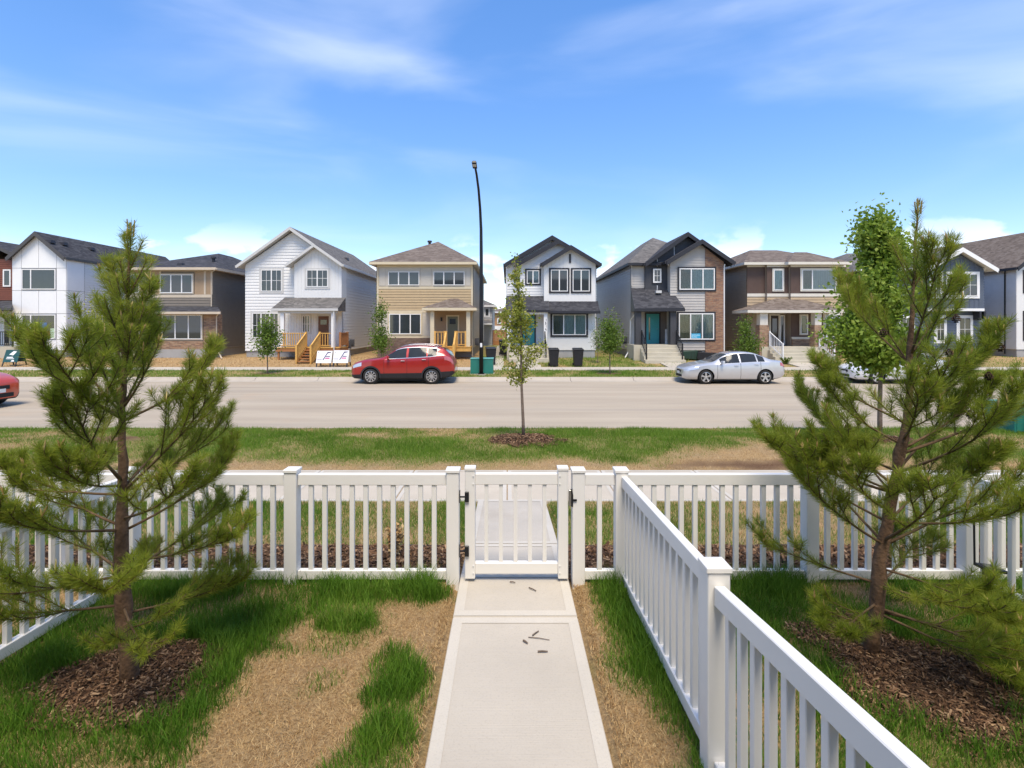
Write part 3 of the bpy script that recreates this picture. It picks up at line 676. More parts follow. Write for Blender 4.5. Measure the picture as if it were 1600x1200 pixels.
pine('pine_tree', 'leaning pine with dark cones in the right yard behind the side fence', R_PINE,
     [RP(1362, 1024), RP(1368, 960), RP(1376, 880), RP(1392, 790), RP(1412, 690), RP(1421, 600), RP(1426, 470), RP(1435, 322)], [.055, .045, .040, .034, .027, .020, .012, .004],
     [(2.36, 3, .28, 66, .25, 0, .0), (2.30, 2, .30, 58, .4, 170, .0), (1.86, 3, .58, 44, .7, 10, .28), (1.80, 2, .40, 58, .3, 150, .15), (1.48, 4, .64, 34, .8, 50, .26), (1.12, 4, .74, 30, .8, 25, .28), (1.30, 3, .62, 28, .8, 130, .26), (.98, 3, .62, 26, .7, 80, .28), (.84, 4, .66, 20, .6, 210, .28),
      (.68, 4, .82, 24, .5, 180, .3), (.42, 3, .72, 8, .1, 30, .28)], 9, .6, 2.38, cn, .062, 980,
     [(.27, -36, -4, .85, -.2, .2), (.24, -52, -6, .72, -.2, .2), (.25, -18, -6, .75, -.2, .2), (.30, 215, -2, .5, -.2, .25), (.52, -60, 2, .6, -.4, .2), (1.25, 5, 18, .95, .6, .5), (1.0, 182, 16, .85, .4, .4)])

# ------------------------------------------------------------------ broadleaf trees
def leafmesh(pts, size, rng, droop=.2):
    n = len(pts); d = rng.normal(size=(n, 3)); d[:, 2] -= droop; d /= np.linalg.norm(d, axis=1)[:, None]
    s = np.cross(d, rng.normal(size=(n, 3))); s /= np.linalg.norm(s, axis=1)[:, None]; nn = np.cross(d, s)
    L = size * rng.uniform(.6, 1.25, n)[:, None]; Wd = L * .34
    V = np.stack([pts, pts + d * L * .45 + s * Wd + nn * L * .08, pts + d * L, pts + d * L * .45 - s * Wd + nn * L * .08], 1).reshape(-1, 3)
    k = np.arange(n)[:, None] * 4; return V, np.concatenate([k + [0, 1, 2], k + [0, 2, 3]], 1).reshape(-1, 3)
def leafy(name, label, basep, H, tr, blobs, nleaf, size, m, seed, lean=(0, 0), limbs=26, low=.3, group=None, clump=.10, stake=False):
    """blobs: (dx, dy, z above ground, rx, rz, weight)"""
    rng = np.random.default_rng(seed); root = thing(name, label, 'tree', tuple(basep), group); b = np.array(basep)
    tz = np.linspace(0, H, 12); ax = lambda z: b + np.array([lean[0] * (z / H) ** 1.3 + .012 * H * math.sin(z * 2.1 + seed) * (z / H), lean[1] * z / H, z])
    t_ = MB(); P = [ax(z) for z in tz]; P[0] = P[0] - np.array([0, 0, .08]); t_.tube(P, np.linspace(tr, tr * .16, 12), 8); t_.build('trunk', BARK2, root, smooth=True)
    w = np.array([q[5] for q in blobs], float); w /= w.sum(); lm = MB(); nodes = []
    for i in range(limbs):
        q = blobs[rng.choice(len(blobs), p=w)]; u = rng.normal(size=3); u /= np.linalg.norm(u); r = rng.random() ** .4
        tgt = b + np.array([lean[0] * (q[2] / H) + q[0], q[1], q[2]]) + u * np.array([q[3], q[3], q[4]]) * r
        dz = math.hypot(*(tgt - ax(q[2]))[:2]) * rng.uniform(.7, 1.3); z0 = np.clip(tgt[2] - b[2] - dz, low * H, H * .97); s = ax(z0)
        mid = s * .45 + tgt * .55 + np.array([0, 0, -.06 * np.linalg.norm(tgt - s)]) + rng.normal(0, .02, 3); pts = [s, s * .7 + mid * .3, mid, tgt]
        rr = tr * .30 * (1 - .6 * z0 / H); lm.tube(pts, [rr, rr * .8, rr * .55, rr * .2], 5)
        for f in (.35, .55, .75, .9, 1.): k = f * 3; j = min(int(k), 2); nodes.append(pts[j] * (1 - k + j) + pts[j + 1] * (k - j))
    lm.build('limbs', BARK2, root, smooth=True)['kind'] = 'stuff'
    nodes = np.array(nodes + [ax(z) for z in np.linspace(H * .8, H, 8)]); pick = rng.choice(len(nodes), nleaf); sp = clump * (1 + .6 * rng.random(nleaf))[:, None]
    V, Fc = leafmesh(nodes[pick] + rng.normal(size=(nleaf, 3)) * sp, size, rng); npmesh('crown', V, Fc, m, 3, 'stuff', root)
    return root
LEAF_Y = island('spring_leaves', [(0, (.20, .24, .03)), (.5, (.34, .37, .06)), (1, (.54, .52, .13))], .5, .5)
LEAF_G = island('green_leaves', [(0, (.06, .115, .014)), (.5, (.125, .205, .026)), (1, (.24, .32, .055))], .45, .35, 1.5)
LEAF_B = island('bright_leaves', [(0, (.12, .20, .022)), (.5, (.25, .36, .046)), (1, (.44, .50, .10))], .45, .4, 2)
LEAF_P = island('pale_leaves', [(0, (.20, .24, .12)), (1, (.46, .48, .34))], .6, .3)
y0 = 10.65; bz = float(gz(XP(817, y0), y0))
mpp = y0 / F
def H10(py): return ZP(py, y0) - bz
leafy('young_tree', 'slender young street tree with sparse yellow green leaves in a mulch ring', (XP(818, y0), y0, bz), H10(402), .034,
      [(-.02, 0, H10(430), .16, .34, 1.2), (.0, 0, H10(470), .24, .38, 1.2), (-.28, 0, H10(490), .22, .2, 1.), (.18, .1, H10(500), .28, .3, 1.6), (-.25, -.1, H10(520), .22, .26, .9), (.28, 0, H10(540), .24, .16, .9), (-.15, 0, H10(580), .24, .28, 1.0)],
      3300, .064, LEAF_Y, 3, (-.15, 0), 46, .30, clump=.045)
bz = float(gz(XP(1375, y0), y0))
leafy('street_tree', 'full green young street tree behind the leaning pine', (XP(1375, y0), y0, bz), H10(335), .05,
      [(-.10, 0, H10(360), .36, .42, 1.1), (.22, 0, H10(400), .42, .4, 1.1), (-.3, 0, H10(450), .6, .42, 1.7), (.3, 0, H10(460), .6, .42, 1.5), (-.55, 0, H10(515), .58, .42, 1.9), (-.45, -.2, H10(535), .5, .22, 1.2), (.25, 0, H10(530), .62, .36, 1.4)],
      24000, .092, LEAF_B, 11, (-.02, 0), 170, .34, clump=.11)
def far_tree(label, px, base_py, top_py, wpx, n, m, seed, Y=26., lean=(0, 0), trunk_clear=.4, size=.15, tr=.035):
    z = float(gz(XP(px, Y), Y)); H = ZP(top_py, Y) - z; w = wpx * Y / F / 2
    leafy('verge_tree', label, (XP(px, Y), Y, z), H, tr, [(0, 0, H * (trunk_clear + .12), w * .85, H * .12, 1.2), (.0, 0, H * (trunk_clear + .26), w, H * .14, 1.6), (-.1 * w, 0, H * .82, w * .6, H * .13, .8)],
          int(n * 1.9), size * .72, m, seed, lean, 46, trunk_clear * .8, 'young trees on the far verge', clump=.13)
far_tree('round young tree in front of the white gabled house with wooden porch', 418, 580, 496, 48, 1500, LEAF_G, 21)
far_tree('young tree beside the tan hipped house, behind the red car', 596, 575, 468, 44, 1500, LEAF_G, 22, 29.8, trunk_clear=.25)
far_tree('young tree on the verge in front of the grey house with the teal door', 953, 578, 490, 44, 1500, LEAF_G, 23)
far_tree('pale thin sapling on the lawn of the white house with black trim', 934, 566, 505, 26, 420, LEAF_P, 24, 31.0, size=.12, tr=.02)
far_tree('young tree behind the silver sedan, by the brown house', 1168, 570, 497, 50, 1500, LEAF_G, 25, 29.8, trunk_clear=.3)
far_tree('yellow green tree behind the top of the left pine', 152, 575, 462, 70, 1700, LEAF_Y, 26)
# ------------------------------------------------------------------ houses
ROOF_G = shingle('grey_shingles', [(.095, .09, .085), (.145, .135, .125), (.20, .185, .17)])
ROOF_D = shingle('charcoal_shingles', [(.035, .035, .04), (.055, .055, .062), (.085, .085, .092)])
ROOF_B = shingle('brown_shingles', [(.11, .085, .07), (.165, .13, .105), (.22, .18, .15)])
BR_O = brick('ochre_ledgestone', [(.36, .20, .11), (.22, .13, .085), (.42, .29, .19)], (.16, .13, .11), .36, .10)
BR_R = brick('red_brown_brick', [(.32, .15, .085), (.20, .10, .07), (.38, .24, .15)], (.20, .16, .13), .30, .10)
BR_D = brick('dark_ledgestone', [(.17, .10, .075), (.11, .075, .06), (.23, .16, .12)], (.09, .07, .06), .36, .10)
def span(poly, z):
    xs = []
    for (x0, z0), (x1, z1) in zip(poly, poly[1:] + poly[:1]):
        if abs(z1 - z0) < 1e-9: continue
        t = (z - z0) / (z1 - z0)
        if -1e-6 <= t <= 1 + 1e-6: xs.append(x0 + (x1 - x0) * t)
    return (min(xs), max(xs)) if xs else None
def lap(root, name, m, poly, plane, pos, sgn=-1, pitch=.175, proud=.02):
    """lap siding: every course is a tilted board with its own lower edge. plane 'y' faces -Y, plane 'x' faces sgn*X"""
    mb = MB(); z0 = min(p[1] for p in poly); z1 = max(p[1] for p in poly); n = max(1, round((z1 - z0) / pitch)); h = (z1 - z0) / n
    def P(u, z, o): return (u, pos - o, z) if plane == 'y' else (pos + sgn * o, u, z)
    flip = plane == 'x' and sgn > 0
    for i in range(n):
        a, b_ = z0 + i * h, z0 + (i + 1) * h; sa, sb = span(poly, a + 1e-4), span(poly, b_ - 1e-4)
        if not sa or not sb: continue
        o0, o1 = proud + .027, proud
        mb.add([P(sa[0], a, o0), P(sa[1], a, o0), P(sb[1], b_, o1), P(sb[0], b_, o1), P(sa[0], a, o1 - .01), P(sa[1], a, o1 - .01)], [(0, 1, 2, 3), (4, 5, 1, 0)])
    return mb.build(name, m, root)
def batten(root, name, m, poly, Y, step=.3, proud=.02):
    mb = MB(); n = len(poly); mb.add([(x, Y - proud, z) for x, z in poly], [tuple(range(n))])
    x0 = min(p[0] for p in poly); x1 = max(p[0] for p in poly); zb = min(p[1] for p in poly)
    swap = [(z, x) for x, z in poly]
    k = int((x1 - x0) / step); s = (x1 - x0) / max(1, k)
    for i in range(1, k):
        x = x0 + i * s; r = span(swap, x)
        if r: mb.box(x - .022, x + .022, Y - proud - .018, Y - proud + .002, r[0], r[1] - .02)
    return mb.build(name, m, root)
def body(root, poly, y0, y1, m): return MB().prism(poly, y0, y1).build('wall', m, root)
def rect(x0, x1, z0, z1): return [(x0, z0), (x1, z0), (x1, z1), (x0, z1)]
def gable(root, xl, xr, ze, xa, za, y0, y1, msh, mtr, th=.16, fas=.24):
    k = len(root.children)
    poly = [(xl, ze - th), (xa, za - th), (xr, ze - th), (xr, ze), (xa, za), (xl, ze)]
    mb = MB(); vs = [(x, y, z) for y in (y0, y1) for x, z in ((xl, ze), (xa, za), (xr, ze), (xr, ze - th), (xa, za - th), (xl, ze - th))]
    mb.add(vs, [(0, 1, 7, 6), (1, 2, 8, 7)], 0); mb.add(vs, [(2, 3, 9, 8), (3, 4, 10, 9), (4, 5, 11, 10), (5, 0, 6, 11), (0, 5, 4, 1), (1, 4, 3, 2), (6, 7, 10, 11), (7, 8, 9, 10)], 1)
    r = mb.build('roof', [msh, mtr], root)
    f = MB(); d = .035
    for (a, b_) in (((xl, ze), (xa, za)), ((xa, za), (xr, ze))):
        f.prism([(a[0], a[1] - fas), (b_[0], b_[1] - fas), (b_[0], b_[1] - .012), (a[0], a[1] - .012)], y0 - d, y0 - .003)
    f.build('rake_board', mtr, r)
    for x, s in ((xl, -1), (xr, 1)): MB().box(x + s * .003, x + s * .10, y0 + .02, y1, ze - th - .02, ze - .03).build('gutter', mtr, r)
    return r
def hip(root, x0, x1, y0, y1, ze, ridge, msh, mtr, th=.17):
    (ax, ay), (bx_, by), zr = ridge
    mb = MB(); vs = [(x0, y0, ze), (x1, y0, ze), (x1, y1, ze), (x0, y1, ze), (ax, ay, zr), (bx_, by, zr)]
    if abs(ax - bx_) < 1e-6 and abs(ay - by) > 1e-6: fs = [(0, 1, 4), (1, 2, 5, 4), (2, 3, 5), (3, 0, 4, 5)]
    else: fs = [(0, 1, 5, 4), (1, 2, 5), (2, 3, 4, 5), (3, 0, 4)]
    mb.add(vs, fs, 0)
    mb.add([(x0 + .02, y0 + .02, ze - .02), (x1 - .02, y0 + .02, ze - .02), (x1 - .02, y1 - .02, ze - .02), (x0 + .02, y1 - .02, ze - .02)], [(0, 3, 2, 1)], 1)
    r = mb.build('roof', [msh, mtr], root)
    f = MB(); f.box(x0, x1, y0, y0 + .05, ze - th, ze - .004); f.box(x0, x1, y1 - .05, y1, ze - th, ze - .004); f.box(x0, x0 + .05, y0 + .052, y1 - .052, ze - th, ze - .004); f.box(x1 - .05, x1, y0 + .052, y1 - .052, ze - th, ze - .004)
    f.box(x0 + .052, x1 - .052, y0 + .052, y1 - .052, ze - th + .02, ze - th + .03)
    f.build('fascia', mtr, r); return r
def shed(root, x0, x1, xb0, xb1, y0, y1, z0, z1, msh, mtr, th=.16):
    """lean-to roof: eave (x0..x1, y0, z0) rising to (xb0..xb1, y1, z1)"""
    vs = [(x0, y0, z0), (x1, y0, z0), (xb1, y1, z1), (xb0, y1, z1)]; ve = [(x0, y0, z0 - th), (x1, y0, z0 - th), (xb1, y1, z0 - th), (xb0, y1, z0 - th)]
    mb = MB(); mb.add(vs + ve, [(0, 1, 2, 3)], 0)
    sidefaces = [(4, 5, 1, 0), (5, 6, 2, 1), (7, 4, 0, 3), (7, 6, 5, 4)]
    mb.add(vs + ve, [sidefaces[0], sidefaces[3]], 1); mb.add(vs + ve, sidefaces[1:3], 0)
    r = mb.build('roof', [msh, mtr], root)
    MB().box(x0 - .01, x1 + .01, y0 - .08, y0 - .003, z0 - th + .01, z0 - .01).build('gutter', mtr, r); return r
def window(root, x0, x1, z0, z1, Y, n=2, trim=None, tw=.10, fr=WHITE, split=None, curtain=None, muntin=False, proud=.03, sill=False, fw=.05, name='window'):
    w = MB(); y = Y - proud
    if trim is not None:
        t = tw
        w.box(x0 - t, x1 + t, y - .03, y + .02, z1, z1 + t, 0); w.box(x0 - t, x1 + t, y - .03, y + .02, z0 - t, z0, 0); w.box(x0 - t, x0, y - .0298, y + .02, z0 + .001, z1 - .001, 0); w.box(x1, x1 + t, y - .0298, y + .02, z0 + .001, z1 - .001, 0)
    e = .003; f = fw
    w.box(x0 + e, x1 - e, y - .05, y + .01, z1 - f, z1 - e, 1); w.box(x0 + e, x1 - e, y - .05, y + .01, z0 + e, z0 + f, 1); w.box(x0 + e, x0 + f, y - .0498, y + .01, z0 + f + .001, z1 - f - .001, 1); w.box(x1 - f, x1 - e, y - .0498, y + .01, z0 + f + .001, z1 - f - .001, 1)
    xs = [x0 + f] + ([x0 + (x1 - x0) * s for s in split] if split else [x0 + (x1 - x0) * i / n for i in range(1, n)]) + [x1 - f]
    for x in xs[1:-1]: w.box(x - .035, x + .035, y - .0496, y + .01, z0 + f + .001, z1 - f - .001, 1)
    o = w.build(name, [trim or fr, fr], root)
    if sill: MB().box(x0 - tw - .05, x1 + tw + .05, y - .07, y + .02, z0 - tw - .09, z0 - tw - .003).build('sill', fr, o)
    for i in range(len(xs) - 1):
        a = xs[i] + (.036 if i else .001); b_ = xs[i + 1] - (.036 if i + 2 < len(xs) else .001)
        c = None if curtain is None else curtain[i % len(curtain)]
        MB().box(a, b_, y - .024, y - .018, z0 + f + .001, z1 - f - .001).build('pane', CLEAR if c else GLASS, o)
        if c:
            q = MB(); k = max(8, int((b_ - a) / .045)); rr = random.Random(int(a * 100)); pts = []
            for j in range(k + 1):
                u = a + .012 + (b_ - a - .024) * j / k; pts.append((u, y - .002 + .012 * math.sin(j * 1.9 + rr.random() * 1.2)))
            q.add([(u, v, z) for z in (z0 + f + .002, z1 - f - .002) for u, v in pts], [(j, j + 1, k + 2 + j, k + 1 + j) for j in range(k)])
            q.build('curtain', c, o)
        if muntin:
            q = MB(); zm = (z0 + z1) / 2; q.box(a, b_, y - .03, y - .0255, zm - .011, zm + .011); q.box((a + b_) / 2 - .011, (a + b_) / 2 + .011, y - .0298, y - .0257, z0 + f + .002, z1 - f - .002); q.build('muntin', fr, o)
    return o
def door(root, x0, x1, z0, z1, Y, m, frm=WHITE, lite=None, proud=.03, fw=.09):
    y = Y - proud; f = MB().box(x0 - fw, x0, y - .03, y + .02, z0, z1 + fw).box(x1, x1 + fw, y - .03, y + .02, z0, z1 + fw).box(x0 + .001, x1 - .001, y - .0298, y + .02, z1, z1 + fw)
    d = bx('door', m, root, x0 + .004, x1 - .004, y - .018, y + .02, z0, z1 - .004); f.build('door_frame', frm, d)
    if lite:
        a, b_, c, e = lite; X0 = x0 + (x1 - x0) * a; X1 = x0 + (x1 - x0) * b_; Z0 = z0 + (z1 - z0) * c; Z1 = z0 + (z1 - z0) * e
        MB().box(X0, X1, y - .026, y - .0185, Z0, Z1).build('pane', GLASS, d)
        q = MB(); t = .028
        q.box(X0 - t, X1 + t, y - .03, y - .0187, Z1, Z1 + t).box(X0 - t, X1 + t, y - .03, y - .0187, Z0 - t, Z0).box(X0 - t, X0, y - .0298, y - .0187, Z0, Z1).box(X1, X1 + t, y - .0298, y - .0187, Z0, Z1)
        q.build('pane_frame', m, d)
    MB().tube([(x1 - .10, y - .019, z0 + 1.0), (x1 - .10, y - .07, z0 + 1.0), (x1 - .18, y - .07, z0 + 1.0)], .013, 6).build('handle', STEEL, d)
    return d
def post(root, x0, x1, y0, y1, z0, z1, m, name='column'): return bx(name, m, root, x0, x1, y0, y1, z0, z1, bevel=.01)
def downspout(root, pts, m=WHITE): return MB().tube(pts, .04, 6).build('downspout', m, root)
def steps(root, x0, x1, ytop, ztop, zbot, n, m, run=.28, landing=None):
    h = (ztop - zbot) / (n + 1)
    if landing: bx('landing', m, root, landing[0], landing[1], ytop, landing[2], zbot - .1, ztop, bevel=.008)
    for i in range(n):
        bx('step', m, root, x0, x1, ytop - run * (i + 1), ytop - run * i - .003, zbot - .1, ztop - h * (i + 1), bevel=.008)
def railing(root, A, B, h, m, step=.13, pw=.045, name='railing', posts=True, base=.1):
    """sloping or level railing from A to B (foot points)"""
    A = Vector(A); B = Vector(B); d = B - A; L = d.to_2d().length; mb = MB(); up = Vector((0, 0, 1)); r = pw
    def beam(P, Q, hh, w):
        dd = (Q - P).to_2d().normalized(); n = Vector((-dd.y, dd.x, 0)) * w / 2; dz = up * hh
        mb.hexa([P - n, Q - n, Q + n, P + n], [P - n + dz, Q - n + dz, Q + n + dz, P + n + dz])
    beam(A + up * (h - .05), B + up * (h - .05), .05, r * 1.3); beam(A + up * base, B + up * base, .05, r)
    k = max(2, int(L / step))
    for i in range(1, k):
        p = A + d * i / k; mb.box(p.x - r * .32, p.x + r * .32, p.y - r * .32, p.y + r * .32, p.z + base + .045, p.z + h - .045)
    o = mb.build(name, m, root)
    if posts:
        for p in (A, B): bx('post', m, o, p.x - r * .9, p.x + r * .9, p.y - r * .9, p.y + r * .9, p.z - .02, p.z + h + .04)
    return o
def vent(root, x, y, z, m=BLACKT):
    o = MB().tube([(x, y, z - .25), (x, y, z + .16)], .11, 10).tube([(x, y, z + .14), (x, y, z + .26)], [.19, .17], 10).build('roof_vent', m, root); return o
def wall_lamp(root, x, y, z): return MB().box(x - .05, x + .05, y - .10, y - .02, z - .12, z + .10).box(x - .07, x + .07, y - .13, y - .015, z + .102, z + .13).build('wall_lamp', BLACKM, root)
def flat_vent(root, x, y, z, m=BLACKT): return MB().hexa([(x - .2, y - .2, z - .1), (x + .2, y - .2, z - .1), (x + .2, y + .2, z - .1), (x - .2, y + .2, z - .1)], [(x - .15, y - .15, z + .1), (x + .15, y - .15, z + .1), (x + .15, y + .15, z + .1), (x - .15, y + .15, z + .1)]).build('roof_vent', m, root)
def vertical_text(root, x, y, ztop, txt, m, s=.16):
    SEG = {'1': 'bc', '2': 'abged', '3': 'abgcd', '4': 'fgbc', '5': 'afgcd', '6': 'afgedc', '7': 'abc', '8': 'abcdefg', '9': 'abcfgd', '0': 'abcdef'}
    w = s * .5; t = s * .13; L = {'a': (0, w, s - t, s), 'd': (0, w, 0, t), 'g': (0, w, s / 2 - t / 2, s / 2 + t / 2), 'b': (w - t, w, s / 2, s), 'c': (w - t, w, 0, s / 2), 'f': (0, t, s / 2, s), 'e': (0, t, 0, s / 2)}
    for i, ch in enumerate(txt):
        mb = MB(); zz = ztop - s - i * s * 1.35
        for k, q in enumerate(SEG[ch]): a = L[q]; mb.box(x - w / 2 + a[0], x - w / 2 + a[1], y - .012 - .0003 * k, y, zz + a[2], zz + a[3])
        mb.build('house_number', m, root)
YH = 34.0; ZG = .46
GRP = 'houses across the road'
def fx(px, Y=YH): return XP(px, Y)
def fz(py, Y=YH): return ZP(py, Y)

# ---- white gabled house with the wooden porch
YB = 33.5
h = thing('gabled_house', 'white two storey house with nested gables and an orange wooden porch', 'house', (fx(460), YH, ZG), GRP)
xl, xr = fx(383.6), fx(534.5); zb = fz(548); ze = fz(414)
body(h, [(xl, zb - .02), (xr, zb - .02), (xr, ze), (fx(458), fz(362)), (xl, ze)], YH, 47, WSIDE)
bx('foundation', FOUND, h, xl + .05, xr - .05, YH + .03, 46.9, ZG - .2, zb - .021)
lap(h, 'siding', WSIDE, [(xl, zb), (xr, zb), (xr, ze), (fx(458), fz(366)), (xl, ze)], 'y', YH, pitch=.2)
lap(h, 'siding', WSIDE, [(YH - .02, zb), (47, zb), (47, ze), (YH - .02, ze)], 'x', xr, 1, .2)
gable(h, fx(375), fx(541), fz(415), fx(457), fz(356), YH - .45, 47.4, ROOF_G, mat('pale_grey_trim', (.55, .54, .52), .5, .04), fas=.22)
TRG = MATS['pale_grey_trim']
bl, br = fx(460, YB), fx(533.8, YB); zbb = fz(466.5, YB); zbe = fz(413, YB); apx = fx(493, YB)
body(h, [(bl, zbb), (br, zbb), (br, zbe), (apx, fz(386, YB)), (bl, zbe)], YB, YH + .5, WSIDE)
batten(h, 'board_and_batten', WSIDE, [(bl, zbb), (br, zbb), (br, zbe), (apx, fz(388, YB)), (bl, zbe)], YB, .22)
gable(h, fx(451, YB), fx(537.5, YB), zbe, fx(494, YB), fz(382.5, YB), YB - .42, YH + 4.5, ROOF_G, TRG, fas=.2)
window(h, fx(408.5), fx(441), fz(455.5), fz(421.5), YH, 2, TRG, .12, muntin=True)
window(h, fx(479.5, YB), fx(513, YB), fz(448.5, YB), fz(421.5, YB), YB, 2, TRG, .12, muntin=True)
window(h, fx(395), fx(436), fz(528), fz(489), YH, 3, TRG, .13, muntin=True)
window(h, fx(473), fx(485), fz(519.5), fz(493), YH, 1, TRG, .09, muntin=True)
DOORB = mat('brown_door', (.14, .062, .032), .45, .12)
zd = fz(541)
batten(h, 'board_and_batten', WSIDE, rect(fx(446), fx(533), zd, fz(487)), YH - .002, .18, .036)
door(h, fx(498), fx(514.5), zd, fz(494), YH, DOORB, TRG, (.2, .8, .72, .88), .06)
YPr = 32.2
shed(h, fx(425, YPr), fx(529, YPr), fx(445, YB), fx(540, YB), YPr - .1, YB - .01, fz(482, YPr), fz(465, YB), ROOF_G, TRG)
bx('porch_beam', TRG, h, fx(434, YPr), fx(526, YPr), YPr + .02, YPr + .22, fz(489.5, YPr), fz(485.8, YPr))
bx('porch_ceiling', WSIDE, h, fx(434, YPr), fx(526, YPr), YPr + .222, YH - .06, fz(486.5, YPr), fz(486.1, YPr))
for p in (437.6, 517): post(h, fx(p, YPr), fx(p + 5.6, YPr), YPr + .02, YPr + .24, zd, fz(489.6, YPr), WHITE)
dk = MB()
k = 11; x0, x1 = fx(431, YPr), fx(531, YPr)
for i in range(k): a = YPr - .05 + (YH - YPr) * i / k; bx('deck_board', LUMBER, h, x0, x1, a, a + (YH - YPr) / k - .012, zd - .045, zd - .005)
bx('deck_frame', LUMBER_D, h, x0 + .01, x1 - .01, YPr - .02, YH - .05, zd - .26, zd - .05)
for p in (433, 462, 503, 527): bx('deck_post', LUMBER_D, h, fx(p, YPr), fx(p, YPr) + .1, YPr + .05, YPr + .15, ZG - .25, zd - .262)
sx0, sx1 = fx(478.5, YPr), fx(500, YPr)
for i in range(5): zz_ = zd - (zd - ZG + .15) * (i + 1) / 6; bx('stair_tread', LUMBER_D, h, sx0, sx1, YPr - .28 * (i + 1) - .06, YPr - .28 * i - .06, zz_ - .05, zz_)
for x in (sx0, sx1):
    MB().prism([(0, 0)] * 3, 0, 0) if False else None
    MB().hexa([(x - .03, YPr - 1.55, ZG - .2), (x + .03, YPr - 1.55, ZG - .2), (x + .03, YPr - .055, zd - .35), (x - .03, YPr - .055, zd - .35)], [(x - .03, YPr - 1.55, ZG + .03), (x + .03, YPr - 1.55, ZG + .03), (x + .03, YPr - .055, zd - .01), (x - .03, YPr - .055, zd - .01)]).build('stringer', LUMBER, h)
    railing(h, (x, YPr - 1.5, ZG - .0), (x, YPr - .03, zd), .95, LUMBER, .13, .06)
railing(h, (fx(439, YPr), YPr - .0, zd), (sx0, YPr - .0, zd), .92, LUMBER, .14, .07, posts=False)
railing(h, (sx1, YPr - .0, zd), (fx(516.5, YPr), YPr - .0, zd), .92, LUMBER, .14, .07, posts=False)
railing(h, (x1 - .05, YPr + .25, zd), (x1 - .05, YH - .1, zd), .92, LUMBER_D, .14, .07)
downspout(h, [(fx(522.5, YPr), YPr - .12, fz(483, YPr)), (fx(523, YPr), YPr - .14, zd + .5), (fx(523, YPr), YPr - .14, ZG + .1), (fx(524, YPr), YPr - .5, ZG - .1)], TRG)
wall_lamp(h, fx(524), YH - .06, fz(497))
flat_vent(h, -12.0, 38.0, 7.50)
md = MB().box(0, .3, -.02, .16, 0, .5).box(.05, .25, -.14, -.021, .15, .4); q = md.mesh('meter_box', mat('meter_grey', (.11, .11, .115), .5, .1))
inst('meter_box', q, h, (xr + .06, YH + .7, fz(545))); inst('meter_box', q, h, (xr + .06, YH + 1.4, fz(543)))
MB().tube([(xr + .1, YH + .6, ZG), (xr + .1, YH + .6, fz(537))], .025, 6).build('conduit', MATS['meter_grey'], h)

# ---- tan hipped house
h = thing('hipped_house', 'tan two storey house with hipped roof and small green door porch', 'house', (fx(664), YH, ZG), GRP)
TAN = mat('tan_siding', (.46, .34, .195), .6, .05); CREAM = mat('cream_trim', (.62, .53, .37), .55, .04); GPAN = mat('grey_panel', (.53, .485, .41), .6, .04); TAND = mat('brown_tan_siding', (.36, .25, .15), .6, .05)
SIDE4 = mat('beige_siding', (.53, .46, .36), .6, .05)
xl, xr = fx(589), fx(739); zb = fz(543); ze = fz(412.5)
body(h, rect(xl, xr, zb, ze), YH, 49, SIDE4); bx('foundation', FOUND, h, xl + .05, xr - .05, YH + .03, 48.9, ZG - .2, zb - .001)
lap(h, 'siding', SIDE4, rect(YH - .02, 49, zb, ze), 'x', xr, 1); lap(h, 'siding', SIDE4, rect(YH - .02, 49, zb, ze), 'x', xl, -1)
for a, b_ in ((592.5, 603), (657.5, 674), (728, 735)):
    bx('panel', GPAN, h, fx(a), fx(b_), YH - .03, YH + .01, fz(446.5), fz(418))
bx('panel', GPAN, h, fx(603.3), fx(657.2), YH - .03, YH + .01, fz(447.5), fz(418)); bx('panel', GPAN, h, fx(674.3), fx(727.7), YH - .03, YH + .01, fz(447.5), fz(418))
bx('frieze_board', CREAM, h, xl, xr, YH - .042, YH + .01, fz(417.8), ze)
bx('belt_board', CREAM, h, xl + .1, xr - .1, YH - .045, YH + .01, fz(451.5), fz(447.8))
lap(h, 'siding', TAN, rect(xl + .12, xr - .12, fz(485), fz(451.7)), 'y', YH)
bx('belt_board', CREAM, h, xl + .12, fx(672), YH - .045, YH + .01, fz(488.5), fz(485.2))
for a in (xl, xr - .12): bx('corner_board', CREAM, h, a, a + .12, YH - .05, YH + .01, zb, fz(418))
bx('panel', GPAN, h, xl + .122, fx(672), YH - .03, YH + .01, fz(524.5), fz(488.7))
bx('belt_board', CREAM, h, xl + .12, fx(672), YH - .05, YH + .01, fz(528), fz(524.7))
bx('stone_base', BR_D, h, xl + .05, fx(672), YH - .08, YH + .01, ZG - .1, fz(528.2))
lap(h, 'siding', TAND, rect(fx(672.2), xr - .122, zb, fz(485.2)), 'y', YH)
for a, b_ in ((607, 655.5), (677.5, 726)): window(h, fx(a), fx(b_), fz(446), fz(424.5), YH, 3, None, proud=.05)
window(h, fx(608.5), fx(658), fz(522), fz(490.5), YH, 3, CREAM, .08, proud=.05)
hip(h, fx(576, 33.5), fx(745.5, 33.5), YH - .5, 49.6, fz(409, 33.5), ((fx(664), 40.5), (fx(664), 43.), fz(384.5, 40.5) + .35), ROOF_B, CREAM)
vent(h, fx(664) - .75, 41, fz(388, 40.5) + .42)
GREEN_D = mat('sage_door', (.16, .17, .12), .5, .08); zd = fz(540)
door(h, fx(699.5), fx(715.5), zd, fz(494.5), YH, GREEN_D, CREAM, (.2, .8, .74, .92), .06)
wall_lamp(h, fx(690), YH - .03, fz(499))
YP4 = 32.4
